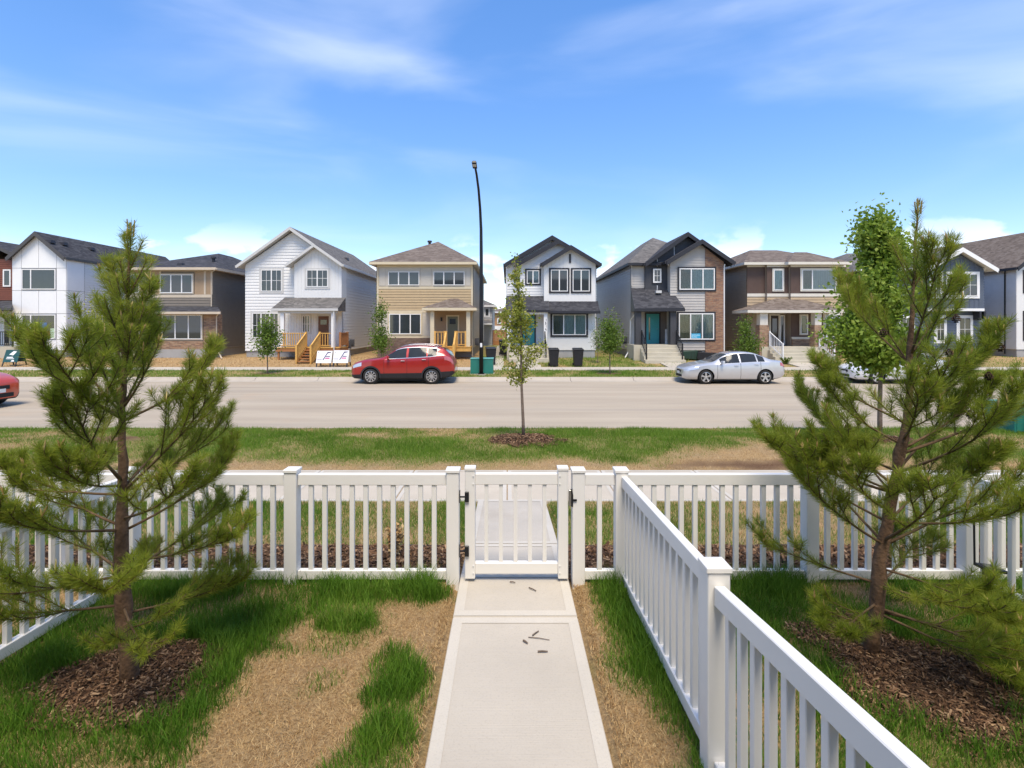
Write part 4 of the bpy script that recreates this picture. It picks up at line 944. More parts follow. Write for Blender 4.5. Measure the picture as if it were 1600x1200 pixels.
hip(h, fx(660, YP4), fx(745, YP4), YP4 - .25, YH + .3, fz(481, YP4), ((fx(700, YP4), YH - .1), (fx(712, YP4), YH - .1), fz(466.5, YH)), ROOF_B, CREAM)
for p in (672, 728.5): post(h, fx(p, YP4), fx(p + 6.2, YP4), YP4, YP4 + .26, zd, fz(486, YP4), CREAM)
bx('porch_beam', CREAM, h, fx(668, YP4), fx(738, YP4), YP4 - .01, YP4 + .28, fz(487.5, YP4) + .065, fz(485, YP4) + .03)
for i in range(9): a = YP4 - .05 + 1.6 * i / 9; bx('deck_board', LUMBER, h, fx(671, YP4), fx(736, YP4), a, a + 1.6 / 9 - .012, zd - .045, zd - .003)
bx('deck_frame', LUMBER, h, fx(671.5, YP4), fx(735.5, YP4), YP4 - .02, YH - .1, zd - .30, zd - .05)
railing(h, (fx(678.6, YP4), YP4 + .1, zd), (fx(695, YP4), YP4 + .1, zd), .95, LUMBER, .22, .09); railing(h, (fx(713, YP4), YP4 + .1, zd), (fx(728, YP4), YP4 + .1, zd), .95, LUMBER, .22, .09)
for i in range(4): zz_ = zd - (zd - ZG + .1) * (i + 1) / 5; bx('stair_tread', LUMBER, h, fx(697, YP4), fx(712, YP4), YP4 - .28 * (i + 1) - .06, YP4 - .28 * i - .06, zz_ - .05, zz_)
for p in (697, 712): railing(h, (fx(p, YP4), YP4 - 1.2, ZG), (fx(p, YP4), YP4 - .04, zd), .95, LUMBER, .25, .08)
downspout(h, [(fx(742, YP4), YP4 - .2, fz(482, YP4)), (fx(738), YH - .08, fz(489)), (fx(738), YH - .08, ZG + .1)], CREAM)
inst('meter_box', q, h, (xr + .06, YH + 1.2, fz(541)))

# ---- white house with black trim
h = thing('gabled_house', 'white house with black trimmed triple gables and a teal door', 'house', (fx(862), YH, ZG), GRP)
xl, xr = fx(792), fx(931); zb = fz(547); ze = fz(411)
body(h, [(xl, zb), (xr, zb), (xr, ze), (fx(863), fz(373)), (xl, ze)], YH, 48, WSIDE); bx('foundation', FOUND, h, xl + .05, xr - .05, YH + .03, 47.9, ZG - .2, zb - .001)
lap(h, 'siding', WSIDE, [(xl, zb), (xr, zb), (xr, ze), (fx(863), fz(373)), (xl, ze)], 'y', YH); lap(h, 'siding', WSIDE, rect(YH - .02, 48, zb, ze), 'x', xl, -1); lap(h, 'siding', WSIDE, rect(YH - .02, 48, zb, ze), 'x', xr, 1)
gable(h, fx(788.8), fx(936), fz(412), fx(862), fz(369), YH - .4, 48.3, ROOF_D, BLACKT, fas=.3)
Y2 = YH - .45; a0, a1 = fx(813, Y2), fx(929.5, Y2)
body(h, [(a0, fz(472, Y2)), (a1, fz(472, Y2)), (a1, fz(411, Y2)), (fx(872, Y2), fz(379, Y2)), (a0, fz(411, Y2))], Y2, YH + .3, WSIDE)
lap(h, 'siding', WSIDE, [(a0, fz(472, Y2)), (a1, fz(472, Y2)), (a1, fz(411, Y2)), (fx(872, Y2), fz(380, Y2)), (a0, fz(411, Y2))], 'y', Y2)
gable(h, fx(806, Y2), fx(936.5, Y2), fz(412, Y2), fx(872, Y2), fz(375, Y2), Y2 - .4, YH + 3, ROOF_D, BLACKT, fas=.3)
Y3 = YH - .95; a0, a1 = fx(850, Y3), fx(930.5, Y3); zz3 = fz(410, Y3)
body(h, [(a0, fz(471, Y3)), (a1, fz(471, Y3)), (a1, zz3), (fx(891, Y3), fz(388, Y3)), (a0, zz3)], Y3, YH + .3, WSIDE)
batten(h, 'board_and_batten', WSIDE, [(a0, fz(471, Y3)), (a1, fz(471, Y3)), (a1, zz3), (fx(891, Y3), fz(389, Y3)), (a0, zz3)], Y3, .24)
gable(h, fx(846.5, Y3), fx(936, Y3), fz(411, Y3), fx(891, Y3), fz(384, Y3), Y3 - .4, YH + 2.5, ROOF_D, BLACKT, fas=.3)
bx('gable_ornament', BLACKT, h, fx(889, Y3), fx(892, Y3), Y3 - .07, Y3 - .015, fz(411, Y3), fz(397, Y3))
window(h, fx(823, Y2), fx(842.5, Y2), fz(443.5, Y2), fz(422.5, Y2), Y2, 2, BLACKT, .11, muntin=False, curtain=(None, CURT))
for a, b_ in ((860.5, 887), (894.5, 921)): window(h, fx(a, Y3), fx(b_, Y3), fz(455.5, Y3), fz(421.5, Y3), Y3, 2, BLACKT, .11, muntin=False, proud=.045)
YL = 33.3; a0, a1 = fx(855.6, YL), fx(930, YL)
body(h, rect(a0, a1, fz(547, YL), fz(480, YL)), YL, YH + .2, WSIDE); batten(h, 'board_and_batten', WSIDE, rect(a0, a1, fz(547, YL), fz(482, YL)), YL, .24)
bx('foundation', FOUND, h, a0 + .03, a1 - .03, YL + .03, YH - .01, ZG - .2, fz(547.1, YL))
window(h, fx(863, YL), fx(915.5, YL), fz(523.5, YL), fz(491.5, YL), YL, 3, BLACKT, .13, curtain=(CURT2, CURT, CURT), proud=.045)
shed(h, fx(857, 32.6), fx(937.5, 32.6), fx(858, Y3), fx(934, Y3), 32.6, Y3 - .01, fz(486, 32.6), fz(470.5, Y3), ROOF_D, BLACKT)
YP5 = 32.2
shed(h, fx(789, YP5), fx(858.5, YP5), fx(791, Y2), fx(857, Y2), YP5, Y2 - .01, fz(484, YP5), fz(462, Y2), ROOF_D, BLACKT)
zd = fz(541, YP5)
bx('porch_beam', WHITE, h, fx(792.5, YP5), fx(856, YP5), YP5 + .1, YP5 + .3, fz(491, YP5), fz(488, YP5) + .02)
for p in (792.5, 850): post(h, fx(p, YP5), fx(p + 5.5, YP5), YP5 + .1, YP5 + .32, zd, fz(491, YP5) - .002, WHITE)
TEAL = mat('teal_door', (.055, .33, .33), .45, .06)
door(h, fx(817), fx(835), fz(540), fz(494), YH, TEAL, BLACKT, (.16, .27, .12, .9), .05)
steps(h, fx(795, YP5), fx(857, YP5), YP5 - .05, zd, ZG - .12, 3, STEPC, .3, (fx(792, YP5), fx(857.5, YP5), YH - .06))
railing(h, (fx(851.5, YP5), YP5 - .9, ZG + .2), (fx(851.5, YP5), YP5 + .06, zd), .9, BLACKM, .13, .035)
vertical_text(h, fx(853, YP5) + .0, YP5 + .097, fz(498, YP5), '1514', BLACKM, .15)
downspout(h, [(fx(790.5), YH - .3, fz(414)), (fx(791.3), YH - .04, fz(420)), (fx(791.3), YH - .04, fz(462))], WHITE)

# ---- grey house with brick
h = thing('gabled_house', 'grey sided house with brick pier, dark porch roof and teal door', 'house', (fx(1060), YH, ZG), GRP)
GREYS = mat('grey_siding', (.47, .44, .405), .6, .05); DARKP = mat('charcoal_panel', (.058, .058, .064), .55, .08)
xl, xr = fx(986), fx(1129); zb = fz(547); ze = fz(411); Yb = YH - .4
body(h, rect(xl, xr, zb, ze), YH, 47, GREYS); bx('foundation', FOUND, h, xl + .05, xr - .05, YH + .03, 46.9, ZG - .2, zb - .001)
lap(h, 'siding', GREYS, rect(YH - .02, 47, zb, ze), 'x', xl, -1); lap(h, 'siding', GREYS, rect(xl, fx(1008), zb, ze), 'y', YH); lap(h, 'siding', GREYS, rect(YH - .02, 47, zb, ze), 'x', xr, 1)
hip(h, fx(981.5, 33.5), fx(1137, 33.5), YH - .45, 47.5, fz(410.5, 33.5), ((fx(1057), 39.5), (fx(1057), 43), fz(371.7, 39.5) + .02), ROOF_G, BLACKT)
d0, d1 = fx(1008, Yb + .2), fx(1047, Yb + .2); Yd = Yb + .2
body(h, [(d0, fz(470, Yd)), (fx(1128, Yd), fz(470, Yd)), (fx(1128, Yd), fz(405, Yd)), (fx(1071.6, Yd), fz(370, Yd)), (d0, fz(409, Yd))], Yd, YH + 1.5, DARKP)
for x in (1026.5, 1053): MB().box(fx(x, Yd), fx(x, Yd) + .035, Yd - .012, Yd + .002, fz(416 if x < 1030 else 400, Yd), fz(402 if x < 1030 else 384, Yd)).build('panel_joint', WHITE, h)
MB().box(fx(1026.5, Yd), fx(1026.5, Yd) + .035, Yd - .012, Yd + .002, fz(453, Yd), fz(446, Yd)).build('panel_joint', WHITE, h)
gable(h, fx(1005.5, Yd), fx(1138, Yd), fz(411.5, Yd), fx(1071.6, Yd), fz(364, Yd), Yd - .45, YH + 6, ROOF_D, BLACKT, fas=.3)
b0, b1, bm_ = fx(1047, Yb), fx(1129, Yb), fx(1101.5, Yb); Yf = Yb - .35; b0, b1, bm_ = fx(1047, Yf), fx(1129, Yf), fx(1101.5, Yf); zg = fz(547, Yf)
ap = (fx(1093, Yf), fz(381, Yf)); zt = fz(409, Yf)
body(h, [(b0, zg), (b1, zg), (b1, zt), ap, (b0, zt)], Yf, YH + .5, GREYS); bx('foundation', FOUND, h, b0 + .03, b1 - .03, Yf + .03, YH - .01, ZG - .2, zg - .001)
zcut = ap[1] + (zt - ap[1]) * (bm_ - ap[0]) / (b1 - ap[0])
lap(h, 'siding', GREYS, [(b0, zg), (bm_, zg), (bm_, zcut), ap, (b0, zt)], 'y', Yf)
MB().prism([(bm_ + .002, ZG - .1), (b1 + .03, ZG - .1), (b1 + .03, zt - .01), (bm_ + .002, zcut - .02)], Yf - .09, Yf + .3).build('brick_pier', BR_R, h)
gable(h, fx(1038, Yf), fx(1142.5, Yf), fz(409, Yf), fx(1093, Yf), fz(375.5, Yf), Yf - .5, YH + 5, ROOF_D, BLACKT, fas=.3)
window(h, fx(1020, Yd), fx(1033, Yd), fz(442, Yd), fz(420, Yd), Yd, 1, BLACKT, .05, muntin=True, fw=.09)
window(h, fx(1060.5, Yf), fx(1115.5, Yf), fz(453, Yf), fz(419.5, Yf), Yf, 3, BLACKT, .10, curtain=(CURT2, CURT, CURT), proud=.10, fw=.07)
w6 = window(h, fx(1059.5, Yf), fx(1114.5, Yf), fz(530.5, Yf), fz(489.5, Yf), Yf, 3, BLACKT, .10, curtain=(CURT2, CURT, CURT), proud=.10, fw=.07)
sg = bx('window_sign', mat('sky_blue_card', (.05, .38, .62), .6, .04), w6, fx(1079, Yf), fx(1093.5, Yf), Yf - .134, Yf - .13, fz(528.5, Yf), fz(521, Yf))
mb = MB(); x_ = fx(1080, Yf); x2 = fx(1092.5, Yf)
for zc, ln in ((.62, 1.), (.25, .7)):
    z_ = fz(528.5, Yf) + zc * (fz(521, Yf) - fz(528.5, Yf)); n_ = int(9 * ln)
    for i in range(n_): a = x_ + (x2 - x_) * i / 9; mb.box(a, a + (x2 - x_) / 9 * .7, Yf - .1365, Yf - .1345, z_ - .03, z_ + (.04 if i % 3 else .06))
mb.build('sign_lettering', mat('pale_blue_ink', (.42, .72, .85), .6, .03), sg)
YP6 = 32.1; zd = fz(539, YP6)
vs = MB(); p = lambda px, py, Y: (fx(px, Y), Y, fz(py, Y))
A_, B_, C_, D_, E_ = p(991.5, 482, YP6), p(1070, 481, YP6), p(1052, 458, Yf - .02), p(985.5, 450, YH - .05), p(1050, 450, YH - .05)
Cq = (C_[0], YH - .05, fz(450, YH - .05))
vs.add([A_, B_, Cq, D_], [(0, 1, 2, 3)], 0); th = .18
vs.add([A_, B_, Cq, D_, (A_[0], A_[1], A_[2] - th), (B_[0], B_[1], B_[2] - th), (Cq[0], Cq[1], B_[2] - th), (D_[0], D_[1], A_[2] - th)], [(4, 5, 1, 0), (5, 6, 2, 1), (7, 4, 0, 3), (7, 6, 5, 4)], 1)
r6 = vs.build('roof', [ROOF_D, BLACKT], h); MB().box(A_[0], B_[0], YP6 - .08, YP6 - .003, A_[2] - th, A_[2] - .01).build('gutter', BLACKT, r6)
MB().box(fx(1020), fx(1020) + .35, 33.2, 33.5, fz(459), fz(455)).build('roof_vent', mat('pale_vent', (.6, .59, .57), .5, .05), r6)
for a, b_ in ((994, 1003), (1048.5, 1058)): post(h, fx(a, YP6), fx(b_, YP6), YP6 + .12, YP6 + .5, zd, A_[2] - th, DARKP)
bx('panel', mat('brown_grey_panel', (.17, .14, .12), .6, .08), h, fx(1031), fx(1047), YH - .04, YH, zd, fz(487))
door(h, fx(1009.5), fx(1029.5), fz(537.5), fz(490.5), YH, TEAL, BLACKT, (.18, .3, .14, .88), .05)
steps(h, fx(1000, YP6), fx(1061, YP6), YP6 - .05, zd, ZG - .16, 4, STEPC, .3, (fx(990, YP6), fx(1059, YP6), YH - .06))
railing(h, (fx(1003.5, YP6), YP6 - 1.0, ZG + .1), (fx(1003.5, YP6), YP6 + .1, zd), .9, BLACKM, .14, .035); railing(h, (fx(1058, YP6), YP6 - 1.0, ZG + .1), (fx(1058, YP6), YP6 + .1, zd), .9, BLACKM, .14, .035)
lb = MB().hexa([(fx(1034), 33.3, zd), (fx(1037.5), 33.3, zd), (fx(1037.5), 33.33, zd), (fx(1034), 33.33, zd)], [(fx(1036), 33.55, fz(514)), (fx(1039.5), 33.55, fz(514)), (fx(1039.5), 33.58, fz(514)), (fx(1036), 33.58, fz(514))])
pb = lb.build('porch_board', mat('grey_white_board', (.45, .44, .42), .7, .1), origin=(fx(1036), 33.3, zd)); tag(pb, 'tall narrow greeting board leaning beside the teal door of the grey house', 'sign')
downspout(h, [(fx(983), YH - .4, fz(413)), (fx(986.5), YH - .08, fz(418)), (fx(986.5), YH - .08, fz(447))], GREYS); downspout(h, [(fx(1131, Yf), Yf - .12, fz(413, Yf)), (fx(1130.5, Yf), Yf - .1, fz(420, Yf)), (fx(1130.5, Yf), Yf - .1, ZG + .2)], WHITE)
downspout(h, [(fx(1042, Yf), Yf - .2, fz(412, Yf)), (fx(1045.5, Yd), Yd - .06, fz(417, Yd)), (fx(1045.5, Yd), Yd - .06, fz(457, Yd))], WHITE)
downspout(h, [(fx(997, YP6), YP6 - .06, fz(484, YP6)), (xl - .05, YH - .05, fz(500)), (xl - .06, YH + .05, fz(545)), (xl - .6, YH - .9, ZG + .05)], WHITE)
inst('meter_box', q, h, (xl - .36, YH + 1.0, fz(538)))

# ---- brown and tan hipped house
h = thing('hipped_house', 'tan house with brown panels, brick columns and white stair rails', 'house', (fx(1245), YH, ZG), GRP)
BRS = mat('taupe_siding', (.33, .26, .195), .6, .05); BRP = mat('brown_panel', (.105, .065, .05), .6, .07); TAN7 = mat('wheat_siding', (.47, .35, .22), .6, .05); CR7 = mat('ivory_trim', (.68, .63, .54), .5, .04)
xl, xr = fx(1167), fx(1326); zb = fz(545); ze = fz(413)
body(h, rect(xl, xr, zb, ze), YH, 48, BRS); bx('foundation', FOUND, h, xl + .05, xr - .05, YH + .03, 47.9, ZG - .2, zb - .001); lap(h, 'siding', BRS, rect(YH - .02, 48, zb, ze), 'x', xl, -1)
def band(x0, x1, Y, left=True):
    bx('panel', BRP, h, x0, x1, Y - .03, Y + .01, fz(458.5, Y), fz(417.5, Y)); bx('frieze_board', CR7, h, x0, x1, Y - .04, Y + .01, fz(417.3, Y), fz(412, Y)); bx('belt_board', CR7, h, x0, x1, Y - .06, Y + .01, fz(463.5, Y), fz(458.7, Y))
    lap(h, 'siding', TAN7, rect(x0, x1, fz(486, Y), fz(463.7, Y)), 'y', Y)
band(xl, fx(1198), YH); Y7 = YH - .5
body(h, rect(fx(1198, YH - .25), fx(1236, YH - .25), fz(486), fz(412)), YH - .25, YH + .1, BRS); band(fx(1198, YH - .25), fx(1236, YH - .25), YH - .25)
body(h, rect(fx(1235, Y7), fx(1321, Y7), zb, fz(412)), Y7, YH + .1, BRS); band(fx(1235, Y7), fx(1321, Y7), Y7)
hip(h, fx(1163, 33.5), fx(1331, 33.5), YH - .5, 48.6, fz(409.5, 33.5), ((fx(1213) + .4, 38.5), (fx(1270), 38.5), fz(391, 38.5)), ROOF_B, CR7)
hip(h, fx(1232, 33.0), fx(1326, 33.0), Y7 - .5, YH + 4, fz(409, 33.0), ((fx(1268), 36.), (fx(1288), 36.), fz(394, 36.)), ROOF_B, CR7)
window(h, fx(1208.5, 33.7), fx(1223, 33.7), fz(453.5, 33.7), fz(421.5, 33.7), 33.75, 1, CR7, .08, curtain=(CURT,), proud=.06); window(h, fx(1252, Y7), fx(1305, Y7), fz(453, Y7), fz(421.5, Y7), Y7, 2, CR7, .1, split=(.3,), curtain=(CURT2, CURT), proud=.06)
YP7 = 32.0; zd = fz(542, YP7)
hip(h, fx(1166, YP7), fx(1318, YP7), YP7 - .2, YH, fz(484.5, YP7), ((fx(1212), YH - .2), (fx(1240), YH - .2), fz(465.5)), ROOF_B, CR7)
for a, b_ in ((1187, 1202), (1273, 1286)):
    post(h, fx(a, YP7) + .05, fx(b_, YP7) - .05, YP7 + .05, YP7 + .5, fz(508, YP7), fz(489, YP7) - .002, CR7); post(h, fx(a, YP7), fx(b_, YP7), YP7, YP7 + .55, zd - .6, fz(508, YP7) - .003, BR_O, 'brick_pier')
bx('porch_beam', CR7, h, fx(1178, YP7), fx(1312, YP7), YP7 + .1, YP7 + .4, fz(489, YP7), fz(487, YP7) - .01)
door(h, fx(1203.5), fx(1215.5), zd, fz(493), YH, mat('dark_brown_door', (.045, .028, .022), .45, .1), CR7, (.2, .8, .35, .9), .05); window(h, fx(1217.5), fx(1224.5), zd + .06, fz(493), YH, 1, CR7, .03, proud=.06, name='sidelight')
bx('panel', BRP, h, fx(1229), fx(1270), YH - .55, YH - .51, fz(526), fz(489)); window(h, fx(1249.5, Y7), fx(1260, Y7), fz(522, Y7), fz(492.5, Y7), Y7, 1, CR7, .06, curtain=(CURT2,), proud=.08); bx('belt_board', CR7, h, fx(1230), fx(1270), YH - .60, YH - .512, fz(529.5), fz(526.2))
bx('stone_base', BR_O, h, fx(1230), fx(1270), YH - .62, YH - .514, zd - .3, fz(529.7))
window(h, fx(1287.5, Y7), fx(1311, Y7), fz(522.5, Y7), fz(491.5, Y7), Y7, 2, CR7, .1, curtain=(CURT,), proud=.06, sill=True); bx('belt_board', CR7, h, fx(1284, Y7), fx(1321, Y7), Y7 - .09, Y7 - .005, fz(531, Y7), fz(527, Y7))
bx('stone_base', BR_R, h, fx(1284, Y7), fx(1322, Y7), Y7 - .12, Y7 - .006, ZG - .1, fz(531.2, Y7))
steps(h, fx(1199, YP7), fx(1289, YP7), YP7 - .05, zd, ZG - .14, 4, STEPC, .3, (fx(1190, YP7), fx(1290, YP7), YH - .63))
for p_ in (1201.5, 1279): railing(h, (fx(p_, YP7) + .25, YP7 - 1.15, ZG + .1), (fx(p_, YP7), YP7 - .1, zd), .95, WHITE, .12, .04)
vent(h, fx(1183), 40, fz(402, 38.))

# ---- white panelled townhouse, far left
h = thing('panel_house', 'white panelled house with tall gable and dark roof at the left', 'house', (fx(61), YH, ZG), GRP)
PANW = mat('white_panel', (.80, .795, .785), .5, .02); JOINT = mat('panel_joint', (.30, .30, .31), .6, .05); CHAR = mat('charcoal_trim', (.075, .072, .072), .5, .08)
xl, xr = fx(19.5), fx(104); zb = fz(547.5); ze = fz(401); ax, az = fx(60.5), fz(364.5)
body(h, [(xl, zb), (xr, zb), (xr, ze), (ax, az), (xl, ze)], YH, 46.3, JOINT); bx('foundation', FOUND, h, xl + .05, xr - .05, YH + .03, 46.2, ZG - .2, zb - .001)
cols_ = [19.5, 34, 61, 89, 104]; rows = [547.5, 530.5, 490, 454, 419]
gp_ = .014
for i in range(4):
    for j in range(4):
        if j in (1, 3) and i in (1, 2): continue
        bx('panel', PANW, h, fx(cols_[i]) + gp_, fx(cols_[i + 1]) - gp_, YH - .03, YH + .01, fz(rows[j]) + gp_, fz(rows[j + 1]) - gp_)
def gy_at(x): return ze + (az - ze) * ((x - xl) / (ax - xl) if x < ax else (xr - x) / (xr - ax))
for i in range(4):
    x0, x1 = fx(cols_[i]) + gp_, fx(cols_[i + 1]) - gp_; z0 = fz(419) + gp_
    MB().prism([(x0, z0), (x1, z0), (x1, gy_at(x1) - .02), (x0, gy_at(x0) - .02)], YH - .03, YH + .01).build('panel', PANW, h)
for z0, z1 in ((452.5, 420.5), (529.5, 491.5)):
    w1 = window(h, fx(35.2), fx(88), fz(z0), fz(z1), YH, 2, None, split=(.27,), fw=.06)
w1p = [c for c in w1.children if c.name.startswith('pane')]
for nm, cl, a in (('poster', (.45, .52, .05), (55, 62, 528, 503)), ('poster', (.42, .55, .40), (80, 87, 529, 513)), ('poster', (.62, .62, .60), (43, 48, 512, 505)), ('poster', (.22, .09, .04), (63, 79, 529, 517)), ('poster', (.09, .17, .34), (64, 74, 513, 504))):
    bx(nm, mat('poster_%d' % int(cl[0] * 100), cl, .7, .15, 12), w1, fx(a[0]), fx(a[1]), YH - .0595, YH - .0555, fz(a[2]), fz(a[3]))
y_ = YH - .02
for k in range(1): 
    for z0, z1 in ((547.5, 490), (490, 454), (454, 402)): bx('panel', PANW, h, xr - .01, xr + .03, YH + .0, YH + 1.4, fz(z0) + gp_, fz(z1) - gp_)
lap(h, 'siding', WSIDE, rect(YH + 1.42, 46.3, zb, ze), 'x', xr, 1)
gable(h, fx(16.5), fx(106.5), fz(402), ax, fz(362.5), YH - .3, 46.6, ROOF_D, CHAR, fas=.3)
xv = ax + .8; zv = fz(362.5) + .8 * (fz(402) - fz(362.5)) / (fx(106.5) - ax) + .05
for px_ in (79, 99, 142, 233): flat_vent(h, xv, F * xv / (px_ - VX), zv)

# ---- red brown house, cut by the left edge
h = thing('brown_house', 'red brown sided house with covered entry cut by the left edge', 'house', (fx(-30), YH, ZG), GRP)
RB = mat('red_brown_siding', (.185, .062, .035), .55, .10, 5)
xl, xr = fx(-80), fx(18.5); Yr = YH + .6
body(h, rect(xl, xr, fz(543), fz(403)), Yr, 46, RB); lap(h, 'siding', RB, rect(xl, xr, fz(468), fz(405)), 'y', Yr, pitch=.14); lap(h, 'siding', WSIDE, rect(xl, xr, fz(543), fz(486)), 'y', Yr)
bx('foundation', FOUND, h, xl, xr, Yr + .02, 45.9, ZG - .2, fz(543) - .001)
window(h, fx(6, Yr), fx(18.3, Yr), fz(448, Yr), fz(421, Yr), Yr, 1, None, fw=.09); window(h, fx(-60, Yr), fx(-30, Yr), fz(448, Yr), fz(421, Yr), Yr, 2, None, fw=.09)
gable(h, fx(-90), fx(27), fz(400), fx(-32), fz(372), Yr - .4, 46.2, ROOF_D, CHAR)
shed(h, fx(-70, 33), fx(19, 33), fx(-70, Yr), fx(18.6, Yr), 33., Yr - .01, fz(481, 33), fz(470, Yr), ROOF_D, CHAR)
door(h, fx(8, Yr), fx(17, Yr), fz(541, Yr), fz(492, Yr), Yr, mat('glazed_cream_door', (.55, .44, .30), .5, .08), WHITE, (.15, .85, .1, .9), .05)
railing(h, (fx(-60, 33.2), 33.2, fz(542, 33.2)), (fx(20, 33.2), 33.2, fz(542, 33.2)), 1.0, BLACKM, .13, .04); bx('landing', STEPC, h, fx(-62, 33), fx(21, 33), 33.05, Yr - .03, ZG - .2, fz(542, 33.2) - .002)

# ---- tan and charcoal house behind the left pine
h = thing('bay_house', 'tan and charcoal hipped house with stone front behind the left pine', 'house', (fx(275), YH, ZG), GRP)
CHS = mat('charcoal_siding', (.20, .17, .138), .6, .06); TP = mat('tan_panel', (.36, .25, .155), .6, .06); CR2 = mat('sand_trim', (.56, .47, .36), .55, .05)
xl, xr = fx(196), fx(331); zb = fz(545); ze = fz(420)
body(h, rect(xl, xr, zb, ze), YH, 47, CHS); bx('foundation', FOUND, h, xl + .05, xr - .05, YH + .03, 46.9, ZG - .2, zb - .001)
lap(h, 'siding', CHS, rect(YH - .02, 47, zb, ze), 'x', xr, 1); lap(h, 'siding', CHS, rect(xl, xr, fz(482), fz(465.2)), 'y', YH)
cx_ = [196, 222, 229, 249.5, 304, 320, 331]
for a, b_ in ((200, 222), (230, 249), (304.5, 319), (322.5, 329.5)): bx('panel', TP, h, fx(a), fx(b_), YH - .03, YH + .01, fz(460), fz(424))
bx('frieze_board', CR2, h, xl, xr + .03, YH - .04, YH + .01, fz(423.8), ze); bx('belt_board', CR2, h, xl, xr + .03, YH - .05, YH + .01, fz(465), fz(460.2))
for a in (222.2, 249.2, 319.2, 329.7): bx('corner_board', CR2, h, fx(a), fx(a) + .12, YH - .045, YH + .01, fz(460), fz(424))
window(h, fx(251.5), fx(302), fz(458), fz(429), YH, 3, CR2, .06, proud=.05); window(h, fx(205), fx(219), fz(458), fz(429), YH, 1, CR2, .06, proud=.05)
hip(h, fx(188, 33.5), fx(337, 33.5), YH - .5, 47.5, fz(417.5, 33.5), ((fx(262), 40.), (fx(262), 42.), fz(396, 40.)), ROOF_D, CR2)
vent(h, -20.5, 35.7, 7.12); flat_vent(h, -22.0, 34.5, 6.68)
Yp = 32.8
shed(h, fx(200, Yp), fx(345, Yp), fx(205), fx(340), Yp, YH - .01, fz(487, Yp), fz(479), ROOF_D, CR2)
bx('stone_base', BR_O, h, fx(318, 33.3), fx(338, 33.3), 33.3, YH - .01, zb, fz(491, 33.3)); bx('stone_base', BR_O, h, fx(234, 33.3), fx(251, 33.3), 33.3, YH - .01, zb, fz(491, 33.3))
body(h, rect(fx(251, 33.4), fx(318, 33.4), zb, fz(491, 33.4)), 33.4, YH - .01, CHS); window(h, fx(254, 33.4), fx(316, 33.4), fz(530, 33.4), fz(492, 33.4), 33.4, 3, CR2, .06); bx('stone_base', BR_O, h, fx(251.1, 33.4), fx(317.9, 33.4), 33.36, 33.396, zb, fz(533, 33.4))
bx('foundation', FOUND, h, fx(234, 33.3) + .02, fx(338, 33.3) - .02, 33.33, YH - .02, ZG - .2, zb - .001)
steps(h, fx(202), fx(226), 32.9, fz(543), ZG - .1, 3, STEPC, .3, (fx(200), fx(230), YH - .06)); door(h, fx(206), fx(218), fz(542), fz(494), YH, DOORB, CR2, None, .05)
downspout(h, [(fx(340, 33.5), 33.4, fz(420, 33.5)), (fx(331.5), YH - .08, fz(426)), (fx(331.5), YH - .08, fz(479))], CR2); downspout(h, [(fx(344, Yp), Yp - .05, fz(488, Yp)), (fx(339, 33.3), 33.25, fz(494, 33.3)), (fx(339, 33.3), 33.25, fz(544, 33.3)), (fx(352, 33), 32.6, ZG + .02)], CR2)

# ---- slate blue house behind the right pine, white house at the right edge
h = thing('gabled_house', 'slate blue gabled house with white trim behind the right pine', 'house', (fx(1480), YH, ZG), GRP)
SLT = mat('slate_blue_board', (.095, .115, .155), .6, .06)
xl, xr = fx(1345), fx(1537); zb = fz(545); ze = fz(421); YS = YH - .5
body(h, rect(xl, xr, zb, ze), YH, 47, SLT); bx('foundation', FOUND, h, xl + .05, xr - .05, YH + .03, 46.9, ZG - .2, zb - .001); lap(h, 'siding', SLT, rect(xl, xr, zb, ze), 'y', YH); lap(h, 'siding', SLT, rect(YH - .02, 47, zb, ze), 'x', xl, -1)
hip(h, fx(1340, 33.5), fx(1542, 33.5), YH - .4, 47.5, fz(419, 33.5), ((fx(1410), 39.5), (fx(1470), 39.5), fz(396, 39.5)), ROOF_G, WHITE)
a0, a1 = fx(1448, YS), fx(1537, YS)
body(h, [(a0, fz(483, YS)), (a1, fz(483, YS)), (a1, fz(421, YS)), (fx(1494, YS), fz(393, YS)), (a0, fz(421, YS))], YS, YH + .3, SLT); batten(h, 'board_and_batten', SLT, [(a0, fz(483, YS)), (a1, fz(483, YS)), (a1, fz(421, YS)), (fx(1494, YS), fz(394, YS)), (a0, fz(421, YS))], YS, .3)
gable(h, fx(1440, YS), fx(1549, YS), fz(420, YS), fx(1495, YS), fz(388, YS), YS - .45, YH + 5, ROOF_G, WHITE, fas=.3)
window(h, fx(1454, YS), fx(1469, YS), fz(463, YS), fz(428, YS), YS, 1, WHITE, .14, muntin=True, proud=.045); window(h, fx(1480.5, YS), fx(1526, YS), fz(463, YS), fz(428, YS), YS, 2, WHITE, .14, muntin=True, proud=.045)
bx('belt_board', WHITE, h, a0, a1, YS - .06, YS + .01, fz(486, YS), fz(482, YS))
for a, b_ in ((1385, 1425), (1462, 1475), (1497, 1516)): window(h, fx(a), fx(b_), fz(533), fz(496), YH, 1 if b_ - a < 20 else 2, WHITE, .14, muntin=True)
for p_ in (1519, 1526): MB().hexa([(fx(p_), YS - .05, fz(498)), (fx(p_) + .12, YS - .05, fz(498)), (fx(p_) + .12, YH - .03, fz(500)), (fx(p_), YH - .03, fz(500))], [(fx(p_), YS - .05, fz(487)), (fx(p_) + .12, YS - .05, fz(487)), (fx(p_) + .12, YH - .03, fz(487)), (fx(p_), YH - .03, fz(487))]).build('bracket', BLACKT, h)
h = thing('white_house', 'white house with dark downpipe and brown grey roof at the right edge', 'house', (fx(1640), YH, ZG), GRP)
